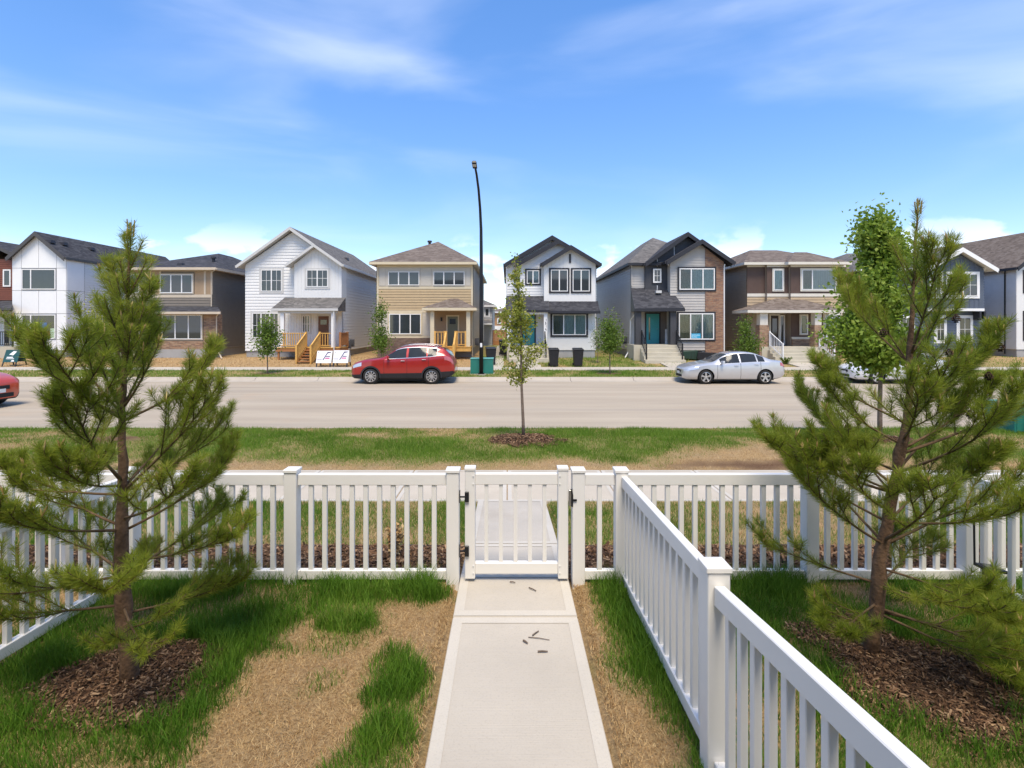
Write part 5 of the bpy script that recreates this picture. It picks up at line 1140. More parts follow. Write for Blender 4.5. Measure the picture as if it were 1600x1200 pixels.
xl, xr = fx(1588), fx(1740); zb = fz(546); ze = fz(418); GW = mat('pale_grey_siding', (.66, .65, .64), .6, .04)
body(h, [(xl, zb), (xr, zb), (xr, ze), (fx(1664), fz(372)), (xl, ze)], YH, 48, WSIDE); bx('foundation', FOUND, h, xl + .05, xr - .05, YH + .03, 47.9, ZG - .2, zb - .001)
batten(h, 'board_and_batten', WSIDE, [(xl, zb), (xr, zb), (xr, ze), (fx(1664), fz(373)), (xl, ze)], YH, .5)
lap(h, 'siding', GW, rect(YH + .7, 48, zb, ze), 'x', xl, -1)
for z0, z1 in ((546, 470), (470, 419)): bx('panel', GW, h, xl - .03, xl + .01, YH - .02, YH + .68, fz(z0) + .012, fz(z1) - .012)
gable(h, fx(1582), fx(1746), fz(418), fx(1664), fz(352), YH - .35, 48.4, ROOF_B, BLACKT, fas=.28)
downspout(h, [(xl - .25, YH + .5, fz(422)), (xl - .07, YH + .72, fz(426)), (xl - .07, YH + .72, ZG + .2)], BLACKM)
window(h, fx(1600), fx(1640), fz(456), fz(424), YH, 2, BLACKT, .1); window(h, fx(1600), fx(1640), fz(530), fz(488), YH, 2, BLACKT, .1)

# ---- the row the picture is taken from: its front wall stands behind the viewer
h = thing('row_house', 'grey sided row of town houses behind the viewer, facing the road', 'house', (0, -3.6, .7))
ROWM = mat('row_siding', (.42, .41, .40), .6, .04)
body(h, rect(-16, 18, .55, 6.9), -13, -3.6, ROWM)
def back_lap():
    mb = MB(); n = 32
    for i in range(n):
        a = .6 + i * .195; mb.add([(-16, -3.58 + .03, a), (18, -3.58 + .03, a), (18, -3.58, a + .195), (-16, -3.58, a + .195)], [(0, 3, 2, 1)])
    mb.build('siding', ROWM, h)
back_lap(); hip(h, -16.5, 18.5, -13.5, -3.1, 6.95, ((-11, -8.3), (13, -8.3), 9.2), ROOF_D, WHITE)
for i in range(8):
    x0 = -14.6 + i * 4.05
    for z0, z1, x1 in ((1.6, 3.2, x0 + 1.5), (4.3, 5.8, x0 + 1.9)):
        w_ = MB().box(x0 - .08, x1 + .08, -3.56, -3.50, z0 - .08, z1 + .08).build('window', WHITE, h); MB().box(x0, x1, -3.499, -3.49, z0, z1).build('pane', GLASS, w_)
    d_ = bx('door', DOORB, h, x0 + 2.2, x0 + 3.1, -3.56, -3.5, .75, 2.8); bx('landing', STEPC, h, x0 + 1.9, x0 + 3.4, -3.5, -1.7, .45, .74)

# ---- homes and a board fence in the gaps behind
def back_house(label, pl, pr, Y, py_e, py_r, wm, rm, side=None):
    xl, xr = fx(pl, Y), fx(pr, Y); h = thing('rear_house', label, 'house', ((xl + xr) / 2, Y, .5), 'houses behind the front row')
    body(h, rect(xl, xr, .45, fz(py_e, Y)), Y, Y + 9, wm); lap(h, 'siding', wm, rect(xl, xr, .5, fz(py_e, Y)), 'y', Y, pitch=.25); lap(h, 'siding', wm, rect(Y, Y + 9, .5, fz(py_e, Y)), 'x', xr, 1, pitch=.25)
    hip(h, xl - .4, xr + .4, Y - .4, Y + 9.4, fz(py_e - 1, Y), (((xl + xr) / 2, Y + 3.5), ((xl + xr) / 2, Y + 5), fz(py_r, Y)), rm, WHITE); return h
hb = back_house('pale grey rear house seen in the gap beside the lamp post', 700, 769, 52, 478, 458, mat('pale_grey_cladding', (.46, .45, .44), .6, .05), ROOF_G)
window(hb, fx(758, 52), fx(764, 52), fz(494, 52), fz(482, 52), 52, 1, WHITE, .1); shed(hb, fx(752, 50.5), fx(769, 50.5), fx(752, 52), fx(769, 52), 50.5, 51.99, fz(505, 50.5), fz(499, 52), ROOF_G, WHITE)
hb = back_house('orange and white rear house in the gap left of the white house', 768.5, 800, 66, 488, 480, mat('orange_cladding', (.45, .25, .12), .6, .06), ROOF_B)
bx('lower_cladding', WHITE, hb, fx(768.5, 66), fx(800, 66), 65.9, 65.97, .5, fz(509, 66)); window(hb, fx(778, 66), fx(782, 66), fz(505, 66), fz(498, 66), 65.95, 1, WHITE, .1); window(hb, fx(773, 66), fx(777, 66), fz(521, 66), fz(514, 66), 65.9, 1, WHITE, .1)
back_house('brown rear house seen in the gap right of the white house', 915, 962, 56, 494, 482, mat('brown_cladding', (.24, .17, .12), .6, .06), ROOF_B)
bf = thing('board_fence', 'brown board fence closing the gap between the tan and white houses', 'fence', (fx(776, 53), 53, .5))
for i in range(13): x_ = fx(769.5, 53) + i * .145; bx('board', LUMBER_D, bf, x_, x_ + .135, 53, 53.03, .45, 2.05 + .01 * (i % 3))
for z_ in (.8, 1.7): bx('rail', LUMBER_D, bf, fx(769.5, 53), fx(769.5, 53) + 1.88, 53.033, 53.08, z_, z_ + .09)
# ------------------------------------------------------------------ cars
def pchip(xs, ys, x):
    xs = np.array(xs, float); ys = np.array(ys, float); d = np.diff(ys) / np.diff(xs); m = np.zeros(len(xs)); m[0], m[-1] = d[0], d[-1]
    for i in range(1, len(xs) - 1): m[i] = 0 if d[i - 1] * d[i] <= 0 else 2 / (1 / d[i - 1] + 1 / d[i])
    k = np.clip(np.searchsorted(xs, x) - 1, 0, len(d) - 1); h = xs[k + 1] - xs[k]; t = (x - xs[k]) / h
    return (2 * t**3 - 3 * t**2 + 1) * ys[k] + (t**3 - 2 * t**2 + t) * h * m[k] + (-2 * t**3 + 3 * t**2) * ys[k + 1] + (t**3 - t**2) * h * m[k + 1]
RUBBER = mat('tyre_rubber', (.022, .021, .020), .85, .2, 40); ALLOY = mat('alloy_rim', (.62, .62, .62), .28, .05, metal=.85); DISC = mat('matt_black', (.02, .02, .02), .8, .1)  # DISC: near-black of wheel discs, door gaps, grilles and underbodies
CHROME = mat('chrome', (.62, .62, .62), .35, .03, metal=1.); LAMP = mat('headlamp_glass', (.62, .64, .66), .08, .1, metal=.4, spec=.8, coat=1); REDL = mat('tail_lamp', (.45, .10, .09), .12, .15, spec=.8, coat=1)
PLATE = mat('licence_plate', (.7, .7, .68), .5, .1)
AUTOG = mat('car_glass', (.030, .036, .042), .06, .1, spec=.2)
def paint(name, col, metal=.35): return mat(name, col, .32, .03, 3, spec=.5, metal=metal, coat=.9)
def car(label, s, loc, face_left, pm, detail=True):
    """local x runs from the nose (0) to the tail; the visible side lies towards -Y"""
    root = thing('parked_car', label, 'car', (0, 0, 0), 'cars on the road')
    hw = s['W'] / 2; us = sorted(set(np.round(list(np.linspace(0, s['L'], 64)) + [u for a in s['cuts'] for u in a] + [.0, .03, .08, .14, s['L'] - .03, s['L'] - .08, s['L'] - .14], 4)))
    us = np.array(us); zb = pchip(*zip(*s['bottom']), us); zs = pchip(*zip(*s['belt']), us); zr = pchip(*zip(*s['top']), us); w = pchip(*zip(*s['half']), us) * hw; wr = pchip(*zip(*s['roofhalf']), us) * hw
    zs = np.minimum(zs, zr - .03)
    rings = []
    for i, u in enumerate(us):
        b, e, r, a, c = zb[i], zs[i], zr[i], w[i], wr[i]; g = r - e; glass = sstep(.1, .3, g)
        lo = a * .96; gt = r - g * (.10 + .02 * glass) - .01
        c2 = c * glass + a * .80 * (1 - glass)
        P = [(0, b), (lo * .86, b), (lo * .97, b + .05), (a * .995, b + .30 * (e - b)), (a * 1.0, b + .55 * (e - b)), (a * .995, b + .80 * (e - b)), (a * .975, e - .03 * glass - .012), (a * .955, e + .0), (a * .955 * .97 + c2 * .03, e + g * .045),
             (a * .94 * .5 + c2 * .5 + .012 * glass, e + (gt - e) * .52), (c2 * 1.0 + .004, e + (gt - e) * .96), (c2 * .985, gt + g * .02), (c2 * .90, r - g * .045 - .004), (c2 * .6, r - .006), (0, r)]
        rings.append(P)
    nj = len(rings[0]); N = 2 * nj - 2
    def full(P): return [(y, z) for y, z in P] + [(-y, z) for y, z in reversed(P[1:-1])]
    mb = MB()
    for i, u in enumerate(us):
        for y, z in full(rings[i]): mb.v.append((u, -y, z))
    for i in range(len(us) - 1):
        for j in range(N):
            k = (j + 1) % N; jj = j if j < nj - 1 else N - 1 - j
            mb.f.append((i * N + j, i * N + k, (i + 1) * N + k, (i + 1) * N + j)); mb.m.append(1 if jj < s.get('clad', 1) else 0)
    mb.f.append(tuple(reversed(range(N)))); mb.m.append(0); e = (len(us) - 1) * N; mb.f.append(tuple(e + j for j in range(N))); mb.m.append(0)
    me = mb.mesh('body', [pm, PLASTIC], smooth=True); bm = bmesh.new(); bm.from_mesh(me); bmesh.ops.recalc_face_normals(bm, faces=bm.faces); bm.to_mesh(me); bm.free()
    ob = bpy.data.objects.new('body', me); COL.objects.link(ob)
    cut = MB()
    for wu in s['wheels']:
        for sd in (-1, 1): cut.tube([(wu, sd * (hw - .26), s['wr'] + .0), (wu, sd * (hw + .2), s['wr'] + .0)], s['wr'] + .055, 28)
    cm = cut.mesh('arch_cut', PLASTIC); bm = bmesh.new(); bm.from_mesh(cm); bmesh.ops.recalc_face_normals(bm, faces=bm.faces); bm.to_mesh(cm); bm.free(); co = bpy.data.objects.new('arch_cut', cm); COL.objects.link(co)
    md = ob.modifiers.new('b', 'BOOLEAN'); md.operation = 'DIFFERENCE'; md.object = co; md.solver = 'EXACT'
    dg = bpy.context.evaluated_depsgraph_get(); nm = bpy.data.meshes.new_from_object(ob.evaluated_get(dg)); ob.modifiers.clear(); ob.data = nm; nm.name = 'body'
    bpy.data.objects.remove(co); ob.parent = root; OFF[ob.name] = Vector((0, 0, 0))
    nm.set_sharp_from_angle(angle=R(38))
    # skins laid on the shell
    def skin(name, m, u0, u1, j0, j1, side, off=.006, parent=root, trim=0.):
        i0 = int(np.argmin(abs(us - u0))); i1 = int(np.argmin(abs(us - u1))); q = MB(); cols = j1 - j0 + 1
        if i1 <= i0: return
        for i in range(i0, i1 + 1):
            for j in range(j0, j1 + 1):
                y, z = rings[i][j]; p0 = Vector((us[i], -side * y, z))
                jm, jp = max(j - 1, 0), min(j + 1, nj - 1); im, ip = max(i - 1, 0), min(i + 1, len(us) - 1)
                tj = Vector((0, -side * (rings[i][jp][0] - rings[i][jm][0]), rings[i][jp][1] - rings[i][jm][1])); ti = Vector((us[ip] - us[im], -side * (rings[ip][j][0] - rings[im][j][0]), rings[ip][j][1] - rings[im][j][1]))
                n = ti.cross(tj); n = n.normalized() if n.length > 1e-9 else Vector((0, 0, 1))
                if n.dot(Vector((0, -side * max(y, .001), (z - .8) * .8))) < 0: n = -n
                q.v.append(tuple(p0 + n * off))
        for i in range(i1 - i0):
            for j in range(cols - 1): a = i * cols + j; q.f.append((a, a + 1, a + cols + 1, a + cols) if side < 0 else (a, a + cols, a + cols + 1, a + 1)); q.m.append(0)
        return q.build(name, m, parent, smooth=True)
    def skin2(name, m, u0, u1, j0, off=.006):   # across the centre line
        i0 = int(np.argmin(abs(us - u0))); i1 = int(np.argmin(abs(us - u1))); q = MB(); js = list(range(j0, nj)); pts = lambda i: [(rings[i][j][0], rings[i][j][1]) for j in js] + [(-rings[i][j][0], rings[i][j][1]) for j in reversed(js[:-1])]
        cols = 2 * len(js) - 1
        for i in range(i0, i1 + 1):
            for y, z in pts(i):
                t = (rings[min(i + 1, len(us) - 1)][nj - 1][1] - rings[max(i - 1, 0)][nj - 1][1]) / (us[min(i + 1, len(us) - 1)] - us[max(i - 1, 0)]); n = Vector((-t, 0, 1)).normalized() * off
                q.v.append((us[i] + n.x, -y, z + n.z))
        for i in range(i1 - i0):
            for j in range(cols - 1): a = i * cols + j; q.f.append((a, a + 1, a + cols + 1, a + cols)); q.m.append(0)
        return q.build(name, m, root, smooth=True)
    for sd in (-1, 1):
        for a, b in s['side_glass']: skin('side_window', AUTOG, a, b, 8, 10, -sd * -1)
        if s.get('chrome'): skin('window_trim', CHROME, s['chrome'][0], s['chrome'][1], 7, 8, sd, .007); skin('window_trim', CHROME, s['chrome'][0] + .35, s['chrome'][1], 10, 11, sd, .007)
        for u in s['seams']: skin('door_gap', DISC, u, u + .014, 2, 7, sd, .002)
        a, b = s['head']; skin('headlight', LAMP, a, b, 5, 8, sd, .008)
        a, b = s['tail']; skin('tail_light', REDL, a, b, 5, 7, sd, .008)
        for u in s['handles']:
            i = int(np.argmin(abs(us - u))); y, z = rings[i][5]; z = zs[i] - .10
            MB().box(u - .09, u + .09, -sd * (y + .035), -sd * (y - .03), z - .014, z + .014).build('door_handle', pm if not s.get('chrome') else CHROME, root, bevel=.006)
        i = int(np.argmin(abs(us - s['mirror']))); y, z = rings[i][7]
        mm = MB().hexa([(s['mirror'] - .06, -sd * (y + .06) if sd > 0 else y + .06 - .0, z + .0), (s['mirror'] + .07, -sd * (y + .06), z + .0), (s['mirror'] + .07, -sd * (y + .25), z + .02), (s['mirror'] - .03, -sd * (y + .25), z + .02)],
                       [(s['mirror'] - .04, -sd * (y + .05), z + .14), (s['mirror'] + .07, -sd * (y + .05), z + .15), (s['mirror'] + .07, -sd * (y + .24), z + .15), (s['mirror'] - .01, -sd * (y + .24), z + .14)])
        mm.box(s['mirror'] - .02, s['mirror'] + .04, -sd * (y - .03), -sd * (y + .07), z + .01, z + .05); mm.build('mirror', pm, root, bevel=.012)
        if s.get('arch'):
            for wu in s['wheels']:
                q = MB(); r0, r1 = s['wr'] + .045, s['wr'] + .115; n = 22
                for k in range(n + 1):
                    a = R(-8 + 196 * k / n)
                    for r_ in (r0, r1):
                        u = wu + math.cos(a) * r_; zz = s['wr'] + math.sin(a) * r_; yy = float(np.interp(u, us, w)) + .012 - (.004 if r_ == r1 else 0); q.v.append((u, -sd * yy, zz))
                for k in range(n): q.f.append((2 * k, 2 * k + 1, 2 * k + 3, 2 * k + 2)); q.m.append(0)
                q.build('arch_trim', PLASTIC, root)
        if s.get('rails'):
            a, b = s['rails']; q = MB(); U = np.linspace(a, b, 9); q.tube([(u, -sd * (float(np.interp(u, us, wr)) * .88), float(np.interp(u, us, zr)) + (.0 if k in (0, 8) else .035)) for k, u in enumerate(U)], .018, 6); q.build('roof_rail', CHROME, root, smooth=True)
        for wu in s['wheels']:
            wh = bpy.data.objects.new('wheel', None); COL.objects.link(wh); wh.parent = root; OFF[wh.name] = Vector((0, 0, 0))
            r = s['wr']; yo = hw - .02; prof = [(r * .70, .0), (r * .92, .0), (r * .985, .03), (r, .06), (r, .18), (r * .97, .215), (r * .7, .22)]; q = MB(); n = 30
            for k in range(n):
                a = 2 * math.pi * k / n
                for rr, d in prof: q.v.append((wu + math.cos(a) * rr, -sd * (yo - d), r + math.sin(a) * rr))
            m_ = len(prof)
            for k in range(n):
                for j in range(m_ - 1): q.f.append((k * m_ + j, ((k + 1) % n) * m_ + j, ((k + 1) % n) * m_ + j + 1, k * m_ + j + 1)); q.m.append(0)
            q.build('tyre', RUBBER, wh, smooth=True)
            q = MB(); R_ = r * .72
            q.tube([(wu, -sd * (yo - .10), r), (wu, -sd * (yo - .09), r)], R_ * .97, 24, 1)
            ring = [(R_ * 1.0, .004), (R_ * .90, .0), (R_ * .86, .02), (R_ * .88, .09), (R_ * 1., .09)]; k0 = len(q.v)
            for k in range(n):
                a = 2 * math.pi * k / n
                for rr, d in ring: q.v.append((wu + math.cos(a) * rr, -sd * (yo - d), r + math.sin(a) * rr))
            for k in range(n):
                for j in range(4): q.f.append((k0 + k * 5 + j, k0 + ((k + 1) % n) * 5 + j, k0 + ((k + 1) % n) * 5 + j + 1, k0 + k * 5 + j + 1)); q.m.append(0)
            ns = s['spokes']
            for k in range(ns):
                a = 2 * math.pi * (k + .25) / ns; ca, sa = math.cos(a), math.sin(a); ww = R_ * (.95 / ns); f = lambda t, o, d: (wu + ca * t - sa * o, -sd * (yo - d), r + sa * t + ca * o)
                q.hexa([f(R_ * .12, -ww * .7, .05), f(R_ * .89, -ww, .04), f(R_ * .89, ww, .04), f(R_ * .12, ww * .7, .05)], [f(R_ * .12, -ww * .7, .012), f(R_ * .89, -ww, .008), f(R_ * .89, ww, .008), f(R_ * .12, ww * .7, .012)], 0)
            q.tube([(wu, -sd * (yo - .05), r), (wu, -sd * (yo - .004), r)], [R_ * .26, R_ * .2], 14, 0)
            q.build('rim', [ALLOY, DISC], wh)
    a, b = s['shield']; skin2('windscreen', AUTOG, a, b, 12); a, b = s['rear']; skin2('rear_window', AUTOG, a, b, 12)
    # nose: grille, lower intake, plate; tail: plate
    wn = float(w[0]); zt = float(zr[0]); zl = float(zb[0])
    gr = MB().box(-.025, .02, -wn * .48, wn * .48, zl + (zt - zl) * .60, zl + (zt - zl) * .86).box(-.024, .02, -wn * .7, wn * .7, zl + (zt - zl) * .08, zl + (zt - zl) * .34); gr.build('grille', DISC, root, bevel=.008)
    MB().box(-.034, -.026, -.15, .15, zl + (zt - zl) * .40, zl + (zt - zl) * .40 + .12).build('licence_plate', PLATE, root); L = s['L']
    MB().box(L - .005, L + .012, -.15, .15, zl + .28, zl + .40).build('licence_plate', PLATE, root)
    MB().box(.5, L - .5, -hw * .8, hw * .8, .17, .30).build('underbody', DISC, root)
    root.location = loc; root.rotation_euler = (0, 0, 0 if face_left else R(180)); OFF[root.name] = Vector(loc)
    return root
SUV = dict(L=4.64, W=1.84, wr=.352, wheels=(.93, 3.64), spokes=10, clad=3, arch=True, chrome=(1.62, 3.86), rails=(2.2, 3.9),
    bottom=[(0, .30), (.15, .24), (1, .22), (3.6, .22), (4.4, .30), (4.64, .46)], belt=[(0, .74), (.2, .86), (.6, .98), (1.4, 1.10), (2.5, 1.15), (3.5, 1.21), (4.2, 1.27), (4.5, 1.14), (4.64, .78)],
    top=[(0, .78), (.08, .88), (.25, .98), (.6, 1.08), (1.35, 1.18), (1.5, 1.23), (2.15, 1.62), (2.5, 1.69), (3.0, 1.715), (3.7, 1.67), (4.12, 1.58), (4.30, 1.46), (4.48, 1.22), (4.60, .95), (4.64, .82)],
    half=[(0, .66), (.08, .78), (.25, .90), (.6, .97), (1.2, 1), (3.6, 1), (4.2, .96), (4.5, .88), (4.64, .76)], roofhalf=[(0, .5), (1.4, .72), (2.0, .67), (2.6, .68), (3.8, .66), (4.3, .64), (4.64, .6)],
    side_glass=((1.66, 2.50), (2.60, 3.40), (3.46, 3.86)), seams=(1.52, 2.54, 3.5), head=(.10, .52), tail=(4.20, 4.58), handles=(2.36, 3.30), mirror=1.72, shield=(1.46, 2.12), rear=(4.14, 4.46), cuts=((1.66, 2.50), (2.6, 3.4), (3.46, 3.86), (1.52, 1.534), (2.54, 2.554), (3.5, 3.514), (.1, .52), (4.2, 4.58), (1.46, 2.12), (4.14, 4.46)))
SEDAN = dict(L=4.50, W=1.76, wr=.318, wheels=(.92, 3.56), spokes=5, clad=1,
    bottom=[(0, .26), (.15, .20), (1, .19), (3.6, .19), (4.3, .26), (4.5, .36)], belt=[(0, .62), (.2, .70), (.6, .79), (1.2, .88), (2.4, .94), (3.3, .99), (3.9, 1.0), (4.3, .96), (4.5, .80)],
    top=[(0, .66), (.08, .72), (.3, .80), (.7, .89), (1.15, .96), (1.3, 1.0), (1.95, 1.33), (2.3, 1.415), (2.7, 1.435), (3.1, 1.40), (3.5, 1.27), (3.95, 1.08), (4.2, 1.055), (4.38, 1.04), (4.46, .95), (4.5, .84)],
    half=[(0, .58), (.08, .74), (.25, .88), (.6, .97), (1.2, 1), (3.6, 1), (4.1, .95), (4.4, .86), (4.5, .76)], roofhalf=[(0, .5), (1.2, .74), (1.9, .66), (2.6, .66), (3.4, .66), (3.9, .72), (4.5, .6)],
    side_glass=((1.58, 2.42), (2.49, 3.18), (3.24, 3.54)), seams=(1.42, 2.45, 3.34), head=(.14, .60), tail=(4.24, 4.46), handles=(2.26, 3.16), mirror=1.60, shield=(1.22, 1.95), rear=(3.16, 3.86), cuts=((1.58, 2.42), (2.49, 3.18), (3.24, 3.54), (1.42, 1.434), (2.45, 2.464), (3.34, 3.354), (.14, .6), (4.24, 4.46), (1.22, 1.95), (3.16, 3.86)))
YC = 22.72
car('red crossover car parked at the far kerb, nose to the left', SUV, (XP(578.75, YC) - .93, YC + .92, .012), True, paint('red_metallic', (.36, .016, .010), .25))
car('silver sedan parked at the far kerb in front of the brick pier house', SEDAN, (XP(1104.4, YC) - .94, YC + .88, .012), True, paint('silver_metallic', (.58, .58, .58), .5))
car('white sedan at the far kerb, half hidden behind the right pine', SEDAN, (XP(1336, YC) + .1, YC + .88, .012), True, paint('white_pearl', (.72, .72, .72), .1))
SUV2 = dict(SUV); SUV2['W'] = 1.86
car('orange red car nosing in at the left edge of the road', SUV2, (-16.05, 16.2, .025), False, paint('orange_red', (.52, .055, .018), .15))

# ------------------------------------------------------------------ street lamp, cabinets, bins, signs
LY = 25.4; lx = XP(752, LY); lz = float(gz(lx, LY))
lp = thing('street_lamp', 'tall black street lamp with gently curved arm on the far verge', 'street lamp', (lx, LY, lz))
pts = [(lx, LY, lz), (lx, LY, 3), (lx, LY, 6), (lx - .01, LY - .02, 7.4), (lx - .05, LY - .2, 8.4), (lx - .10, LY - .6, 9.2), (lx - .16, LY - 1.15, 9.75), (lx - .2, LY - 1.6, 9.98)]
MB().tube(pts, [.105, .10, .085, .075, .066, .06, .055, .05], 12).build('pole', BLACKM, lp, smooth=True)
MB().tube([(lx, LY, lz - .1), (lx, LY, lz + .06)], .24, 16).build('footing', CONC_F, lp); MB().box(lx - .16, lx + .16, LY - .16, LY + .16, lz + .061, lz + .09).build('base_plate', BLACKM, lp)
hd = MB().hexa([(lx - .33, LY - 2.25, 9.98), (lx - .09, LY - 2.25, 9.98), (lx - .10, LY - 1.55, 9.92), (lx - .32, LY - 1.55, 9.92)], [(lx - .29, LY - 2.2, 10.10), (lx - .13, LY - 2.2, 10.10), (lx - .13, LY - 1.55, 10.10), (lx - .29, LY - 1.55, 10.10)]).build('lamp_head', BLACKM, lp, bevel=.02)
MB().box(lx - .29, lx - .13, LY - 2.15, LY - 1.75, 9.94, 9.952).build('lens', mat('lamp_lens', (.55, .55, .52), .3, .05), hd)
bx('tag_plate', WHITE, lp, lx - .05, lx + .05, LY - .112, LY - .108, 1.55, 1.75)
TEALM = mat('teal_cabinet', (.030, .205, .165), .45, .10, 2, dirt=.2, dirtcol=(.10, .16, .13)); TEALT = mat('teal_cabinet_lid', (.10, .34, .30), .4, .06)
def cabinet(label, x0, x1, y0, y1, z0, z1, hood, sign):
    c = thing('utility_cabinet', label, 'utility box', ((x0 + x1) / 2, y0, z0), 'green utility cabinets')
    bx('cabinet_body', TEALM, c, x0, x1, y0, y1, z0, z1 - .05, bevel=.012); bx('lid', TEALT, c, x0 - .02, x1 + .02, y0 - .02, y1 + .02, z1 - .049, z1, bevel=.012); bx('plinth', CONC_F, c, x0 - .06, x1 + .06, y0 - .06, y1 + .06, z0 - .12, z0 + .02)
    bx('door_panel', TEALM, c, x0 + .04, (x0 + x1) / 2 - .01, y0 - .012, y0 - .001, z0 + .08, z1 - .12); bx('door_panel', TEALM, c, (x0 + x1) / 2 + .01, x1 - .04, y0 - .012, y0 - .001, z0 + .08, z1 - .12)
    if hood:
        hdd = bx('front_hood', TEALM, c, x0 + .25, x1 + .0, y0 - .45, y0 - .013, z0, z1 - .16, bevel=.012); bx('lid', TEALT, hdd, x0 + .23, x1 + .02, y0 - .47, y0 - .012, z1 - .159, z1 - .12, bevel=.01)
        wl = bx('warning_label', PLATE, hdd, x0 + .55, x0 + .75, y0 - .456, y0 - .4525, z1 - .42, z1 - .24); MB().tube([(x0 + .65, y0 - .4575, z1 - .36), (x0 + .65, y0 - .459, z1 - .36)], .035, 12).build('label_mark', BLACKM, wl)
    return c
Yk = 25.75; zk = float(gz(XP(750, Yk), Yk)); cabinet('teal utility cabinet behind the lamp post on the far verge', XP(735, Yk), XP(770.5, Yk), Yk, Yk + .8, zk, ZP(560, Yk), False, False)
Yk = 11.9; zk = float(gz(9, Yk)); cabinet('large teal utility cabinet cut by the right edge on the near verge', XP(1569, Yk), XP(1569, Yk) + 1.6, Yk - .25, Yk + .5, zk - .02, ZP(629, Yk), True, True)
BINM = mat('black_bin', (.020, .020, .022), .5, .15, 6); BING = mat('green_bin', (.022, .05, .035), .5, .12, 6)
def bin_(label, loc, rot=(0, 0, 0), m=BINM):
    b = thing('wheelie_bin', label, 'bin', (0, 0, 0), 'wheelie bins')
    MB().hexa([(-.22, -.25, .05), (.22, -.25, .05), (.22, .22, .05), (-.22, .22, .05)], [(-.29, -.34, .98), (.29, -.34, .98), (.29, .32, .98), (-.29, .32, .98)]).build('bin_body', m, b, bevel=.02)
    MB().hexa([(-.31, -.37, .981), (.31, -.37, .981), (.31, .36, .981), (-.31, .36, .981)], [(-.29, -.35, 1.03), (.29, -.35, 1.03), (.28, .34, 1.09), (-.28, .34, 1.09)]).build('bin_lid', BINM, b, bevel=.015)
    MB().tube([(-.26, .38, .95), (.26, .38, .95)], .016, 6).build('bin_handle', BINM, b)
    for x in (-.25, .25): MB().tube([(x - .03, .22, .11), (x + .03, .22, .11)], .11, 12).build('bin_wheel', RUBBER, b)
    MB().box(-.2, .2, -.305, -.285, .55, .58).box(-.2, .2, -.325, -.300, .75, .77).build('bin_rib', BINM, b)
    b.location = loc; b.rotation_euler = rot; OFF[b.name] = Vector(loc); return b
def at(px, Y): x = XP(px, Y); return (x, Y, float(gz(x, Y)) - .005)
bin_('black wheelie bin on the lawn beside the steps of the white house', at(865, 29.75)); bin_('black wheelie bin below the large window of the white house', at(903, 29.75))
bin_('black wheelie bin behind the teal cabinet and lamp post', at(767, 30.2), (0, 0, R(8))); bin_('black wheelie bin farthest back in the side passage', (XP(786.5, 35.5), 35.5, .53), (0, 0, R(4)))
x_, y_, z_ = at(1077, 32.4); bin_('toppled green wheelie bin lying by the grey house steps', (x_ - .55, y_, z_ + .33), (R(4), R(90), 0), BING)
x_, y_, z_ = at(1097, 32.2); bin_('toppled black wheelie bin lying below the brick pier', (x_ - .35, y_ - .1, z_ + .34), (R(6), R(97), R(-24)), BINM)
SIGNW = mat('white_sign_panel', (.78, .77, .76), .5, .03); INK = mat('navy_ink', (.07, .06, .16), .6, .1); PINK = mat('magenta_ink', (.55, .12, .30), .6, .1); SIGNT = mat('dark_teal_panel', (.018, .075, .075), .5, .1)
def aframe(label, px, Y, w, hgt, m, art):
    s = thing('sandwich_board', label, 'sign', at(px, Y), 'sandwich board signs'); x, y, z = at(px, Y); ln = .32
    def F(u, v, o): return (x + (u - .5) * w, y - ln * (1 - v) - o, z + hgt * v - o * .3)
    def Bk(u, v, o): return (x + (u - .5) * w, y + ln * (1 - v) + .06 + o, z + hgt * v)
    def sheet(fn, u0, u1, v0, v1, o0, o1): return MB().hexa([fn(u0, v0, o0), fn(u1, v0, o0), fn(u1, v0, o1), fn(u0, v0, o1)], [fn(u0, v1, o0), fn(u1, v1, o0), fn(u1, v1, o1), fn(u0, v1, o1)])
    f = sheet(F, 0, 1, .26, 1, .03, 0).build('front_panel', m, s); sheet(Bk, 0, 1, .26, 1, 0, .03).build('back_panel', m, s)
    for fn in (F, Bk):
        for u in (.02, .9): sheet(fn, u, u + .08, 0, .255, .028, .002).build('leg', PLASTIC, s)
    for (pts, mm) in art:
        q = MB(); q.add([F(u, .26 + .74 * v, .033) for u, v in pts] + [F(u, .26 + .74 * v, .031) for u, v in pts], [tuple(range(len(pts)))]); q.build('printed_mark', mm, f)
    return s
A_ART = [([(.40, .25), (.47, .25), (.76, .92), (.69, .92)], INK), ([(.66, .80), (.92, .86), (.92, .92), (.69, .92)], INK), ([(.60, .50), (.88, .50), (.88, .57), (.63, .57)], INK), ([(.55, .34), (.86, .34), (.86, .44), (.58, .44)], PINK), ([(.05, .30), (.36, .30), (.36, .34), (.05, .34)], INK), ([(.08, .84), (.13, .84), (.13, .90), (.08, .90)], INK)]
aframe('white sandwich board with a slanted navy letter, left of the pair by the porch', 508, 29.75, .88, .92, SIGNW, A_ART)
aframe('white sandwich board with a slanted navy letter, right of the pair by the porch', 534, 29.75, .88, .95, SIGNW, A_ART)
T_ART = [([(.30, .62), (.55, .92), (.78, .90), (.60, .56)], SIGNW), ([(.20, .36), (.62, .36), (.62, .44), (.20, .44)], SIGNW), ([(.18, .26), (.72, .26), (.72, .31), (.18, .31)], SIGNW), ([(.55, .06), (.78, .06), (.74, .18), (.60, .18)], SIGNW)]
aframe('dark teal sandwich board sign with white diamond mark at the left', 22, 30.0, .86, .95, SIGNT, T_ART)
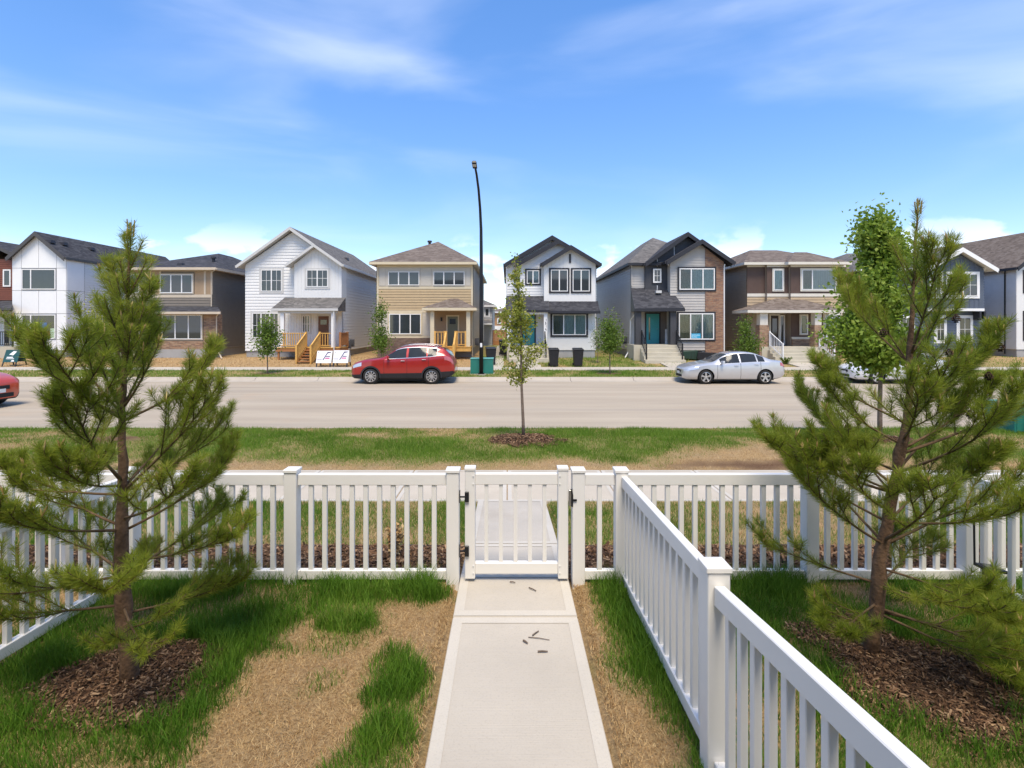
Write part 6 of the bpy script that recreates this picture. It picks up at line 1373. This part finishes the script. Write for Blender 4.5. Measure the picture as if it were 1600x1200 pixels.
# small black garden lamp and its post in the right yard
gxp, gyp = yardpx(1541, 928); gzv = float(gz(gxp, gyp))
gl = thing('garden_lamp', 'small black solar lamp on a stake in the right yard', 'garden lamp', (gxp, gyp, gzv))
MB().box(gxp - .018, gxp + .018, gyp - .018, gyp + .018, gzv - .05, gzv + .225).build('stake', BLACKM, gl)
MB().hexa([(gxp - .05, gyp - .06, gzv + .2255), (gxp + .12, gyp - .06, gzv + .205), (gxp + .12, gyp + .06, gzv + .205), (gxp - .05, gyp + .06, gzv + .2255)], [(gxp - .05, gyp - .06, gzv + .250), (gxp + .12, gyp - .06, gzv + .228), (gxp + .12, gyp + .06, gzv + .228), (gxp - .05, gyp + .06, gzv + .250)]).build('lamp_head', BLACKM, gl, bevel=.004)
MB().hexa([(gxp - .02, gyp - .04, gzv + .2482), (gxp + .08, gyp - .04, gzv + .2353), (gxp + .08, gyp + .04, gzv + .2353), (gxp - .02, gyp + .04, gzv + .2482)], [(gxp - .02, gyp - .04, gzv + .2495), (gxp + .08, gyp - .04, gzv + .2366), (gxp + .08, gyp + .04, gzv + .2366), (gxp - .02, gyp + .04, gzv + .2495)]).build('solar_cell', GLASS, gl)
MB().tube([(gxp - .045, gyp + .05, gzv + .24), (gxp - .05, gyp + .05, gzv + .62)], .008, 6).build('hook_rod', BLACKM, gl)
# plants by the brown house steps and among the mulch
def tuft_plant(label, x, y, z, hgt, n, m, seed, spread=.5):
    rng = np.random.default_rng(seed); t = thing('leafy_plant', label, 'plant', (x, y, z), 'small garden plants'); st = MB()
    P = []
    for i in range(n):
        a = rng.uniform(0, 6.28); l = hgt * rng.uniform(.6, 1.); tip = np.array([x + math.cos(a) * l * spread * rng.random(), y + math.sin(a) * l * spread * rng.random(), z + l]); st.tube([(x, y, z - .02), tuple((tip + [x, y, z + l * .2]) / 2), tuple(tip)], [.008 * hgt, .006 * hgt, .003 * hgt], 4)
        for f in np.linspace(.3, 1, 9): P.append(np.array([x, y, z]) * (1 - f) + tip * f + rng.normal(0, .03 * hgt, 3))
    st.build('stem', TWIG, t); P = np.array(P); V, Fc = leafmesh(np.repeat(P, 5, 0), .16 * hgt, rng, -.3); npmesh('leaves', V, Fc, m, 3, 'stuff', t)
for lb, px, Y, hh, mm, sd in (('low bush left of the brown house path', 1228, 30.6, .45, LEAF_G, 51), ('spreading weed right of the brown house path', 1272, 30.5, .35, LEAF_G, 52), ('yellowish weed by the tan and charcoal house', 226, 31.0, .6, LEAF_Y, 53)):
    x_, y_, z_ = at(px, Y); tuft_plant(lb, x_, y_, z_, hh, 14, mm, sd, 1.)
x_, y_ = XP(615, 4.75), 4.75; tuft_plant('wispy straw coloured plant in the mulch bed left of the gate', x_, y_, float(gz(x_, y_)), .28, 12, STRAW, 54, .6)
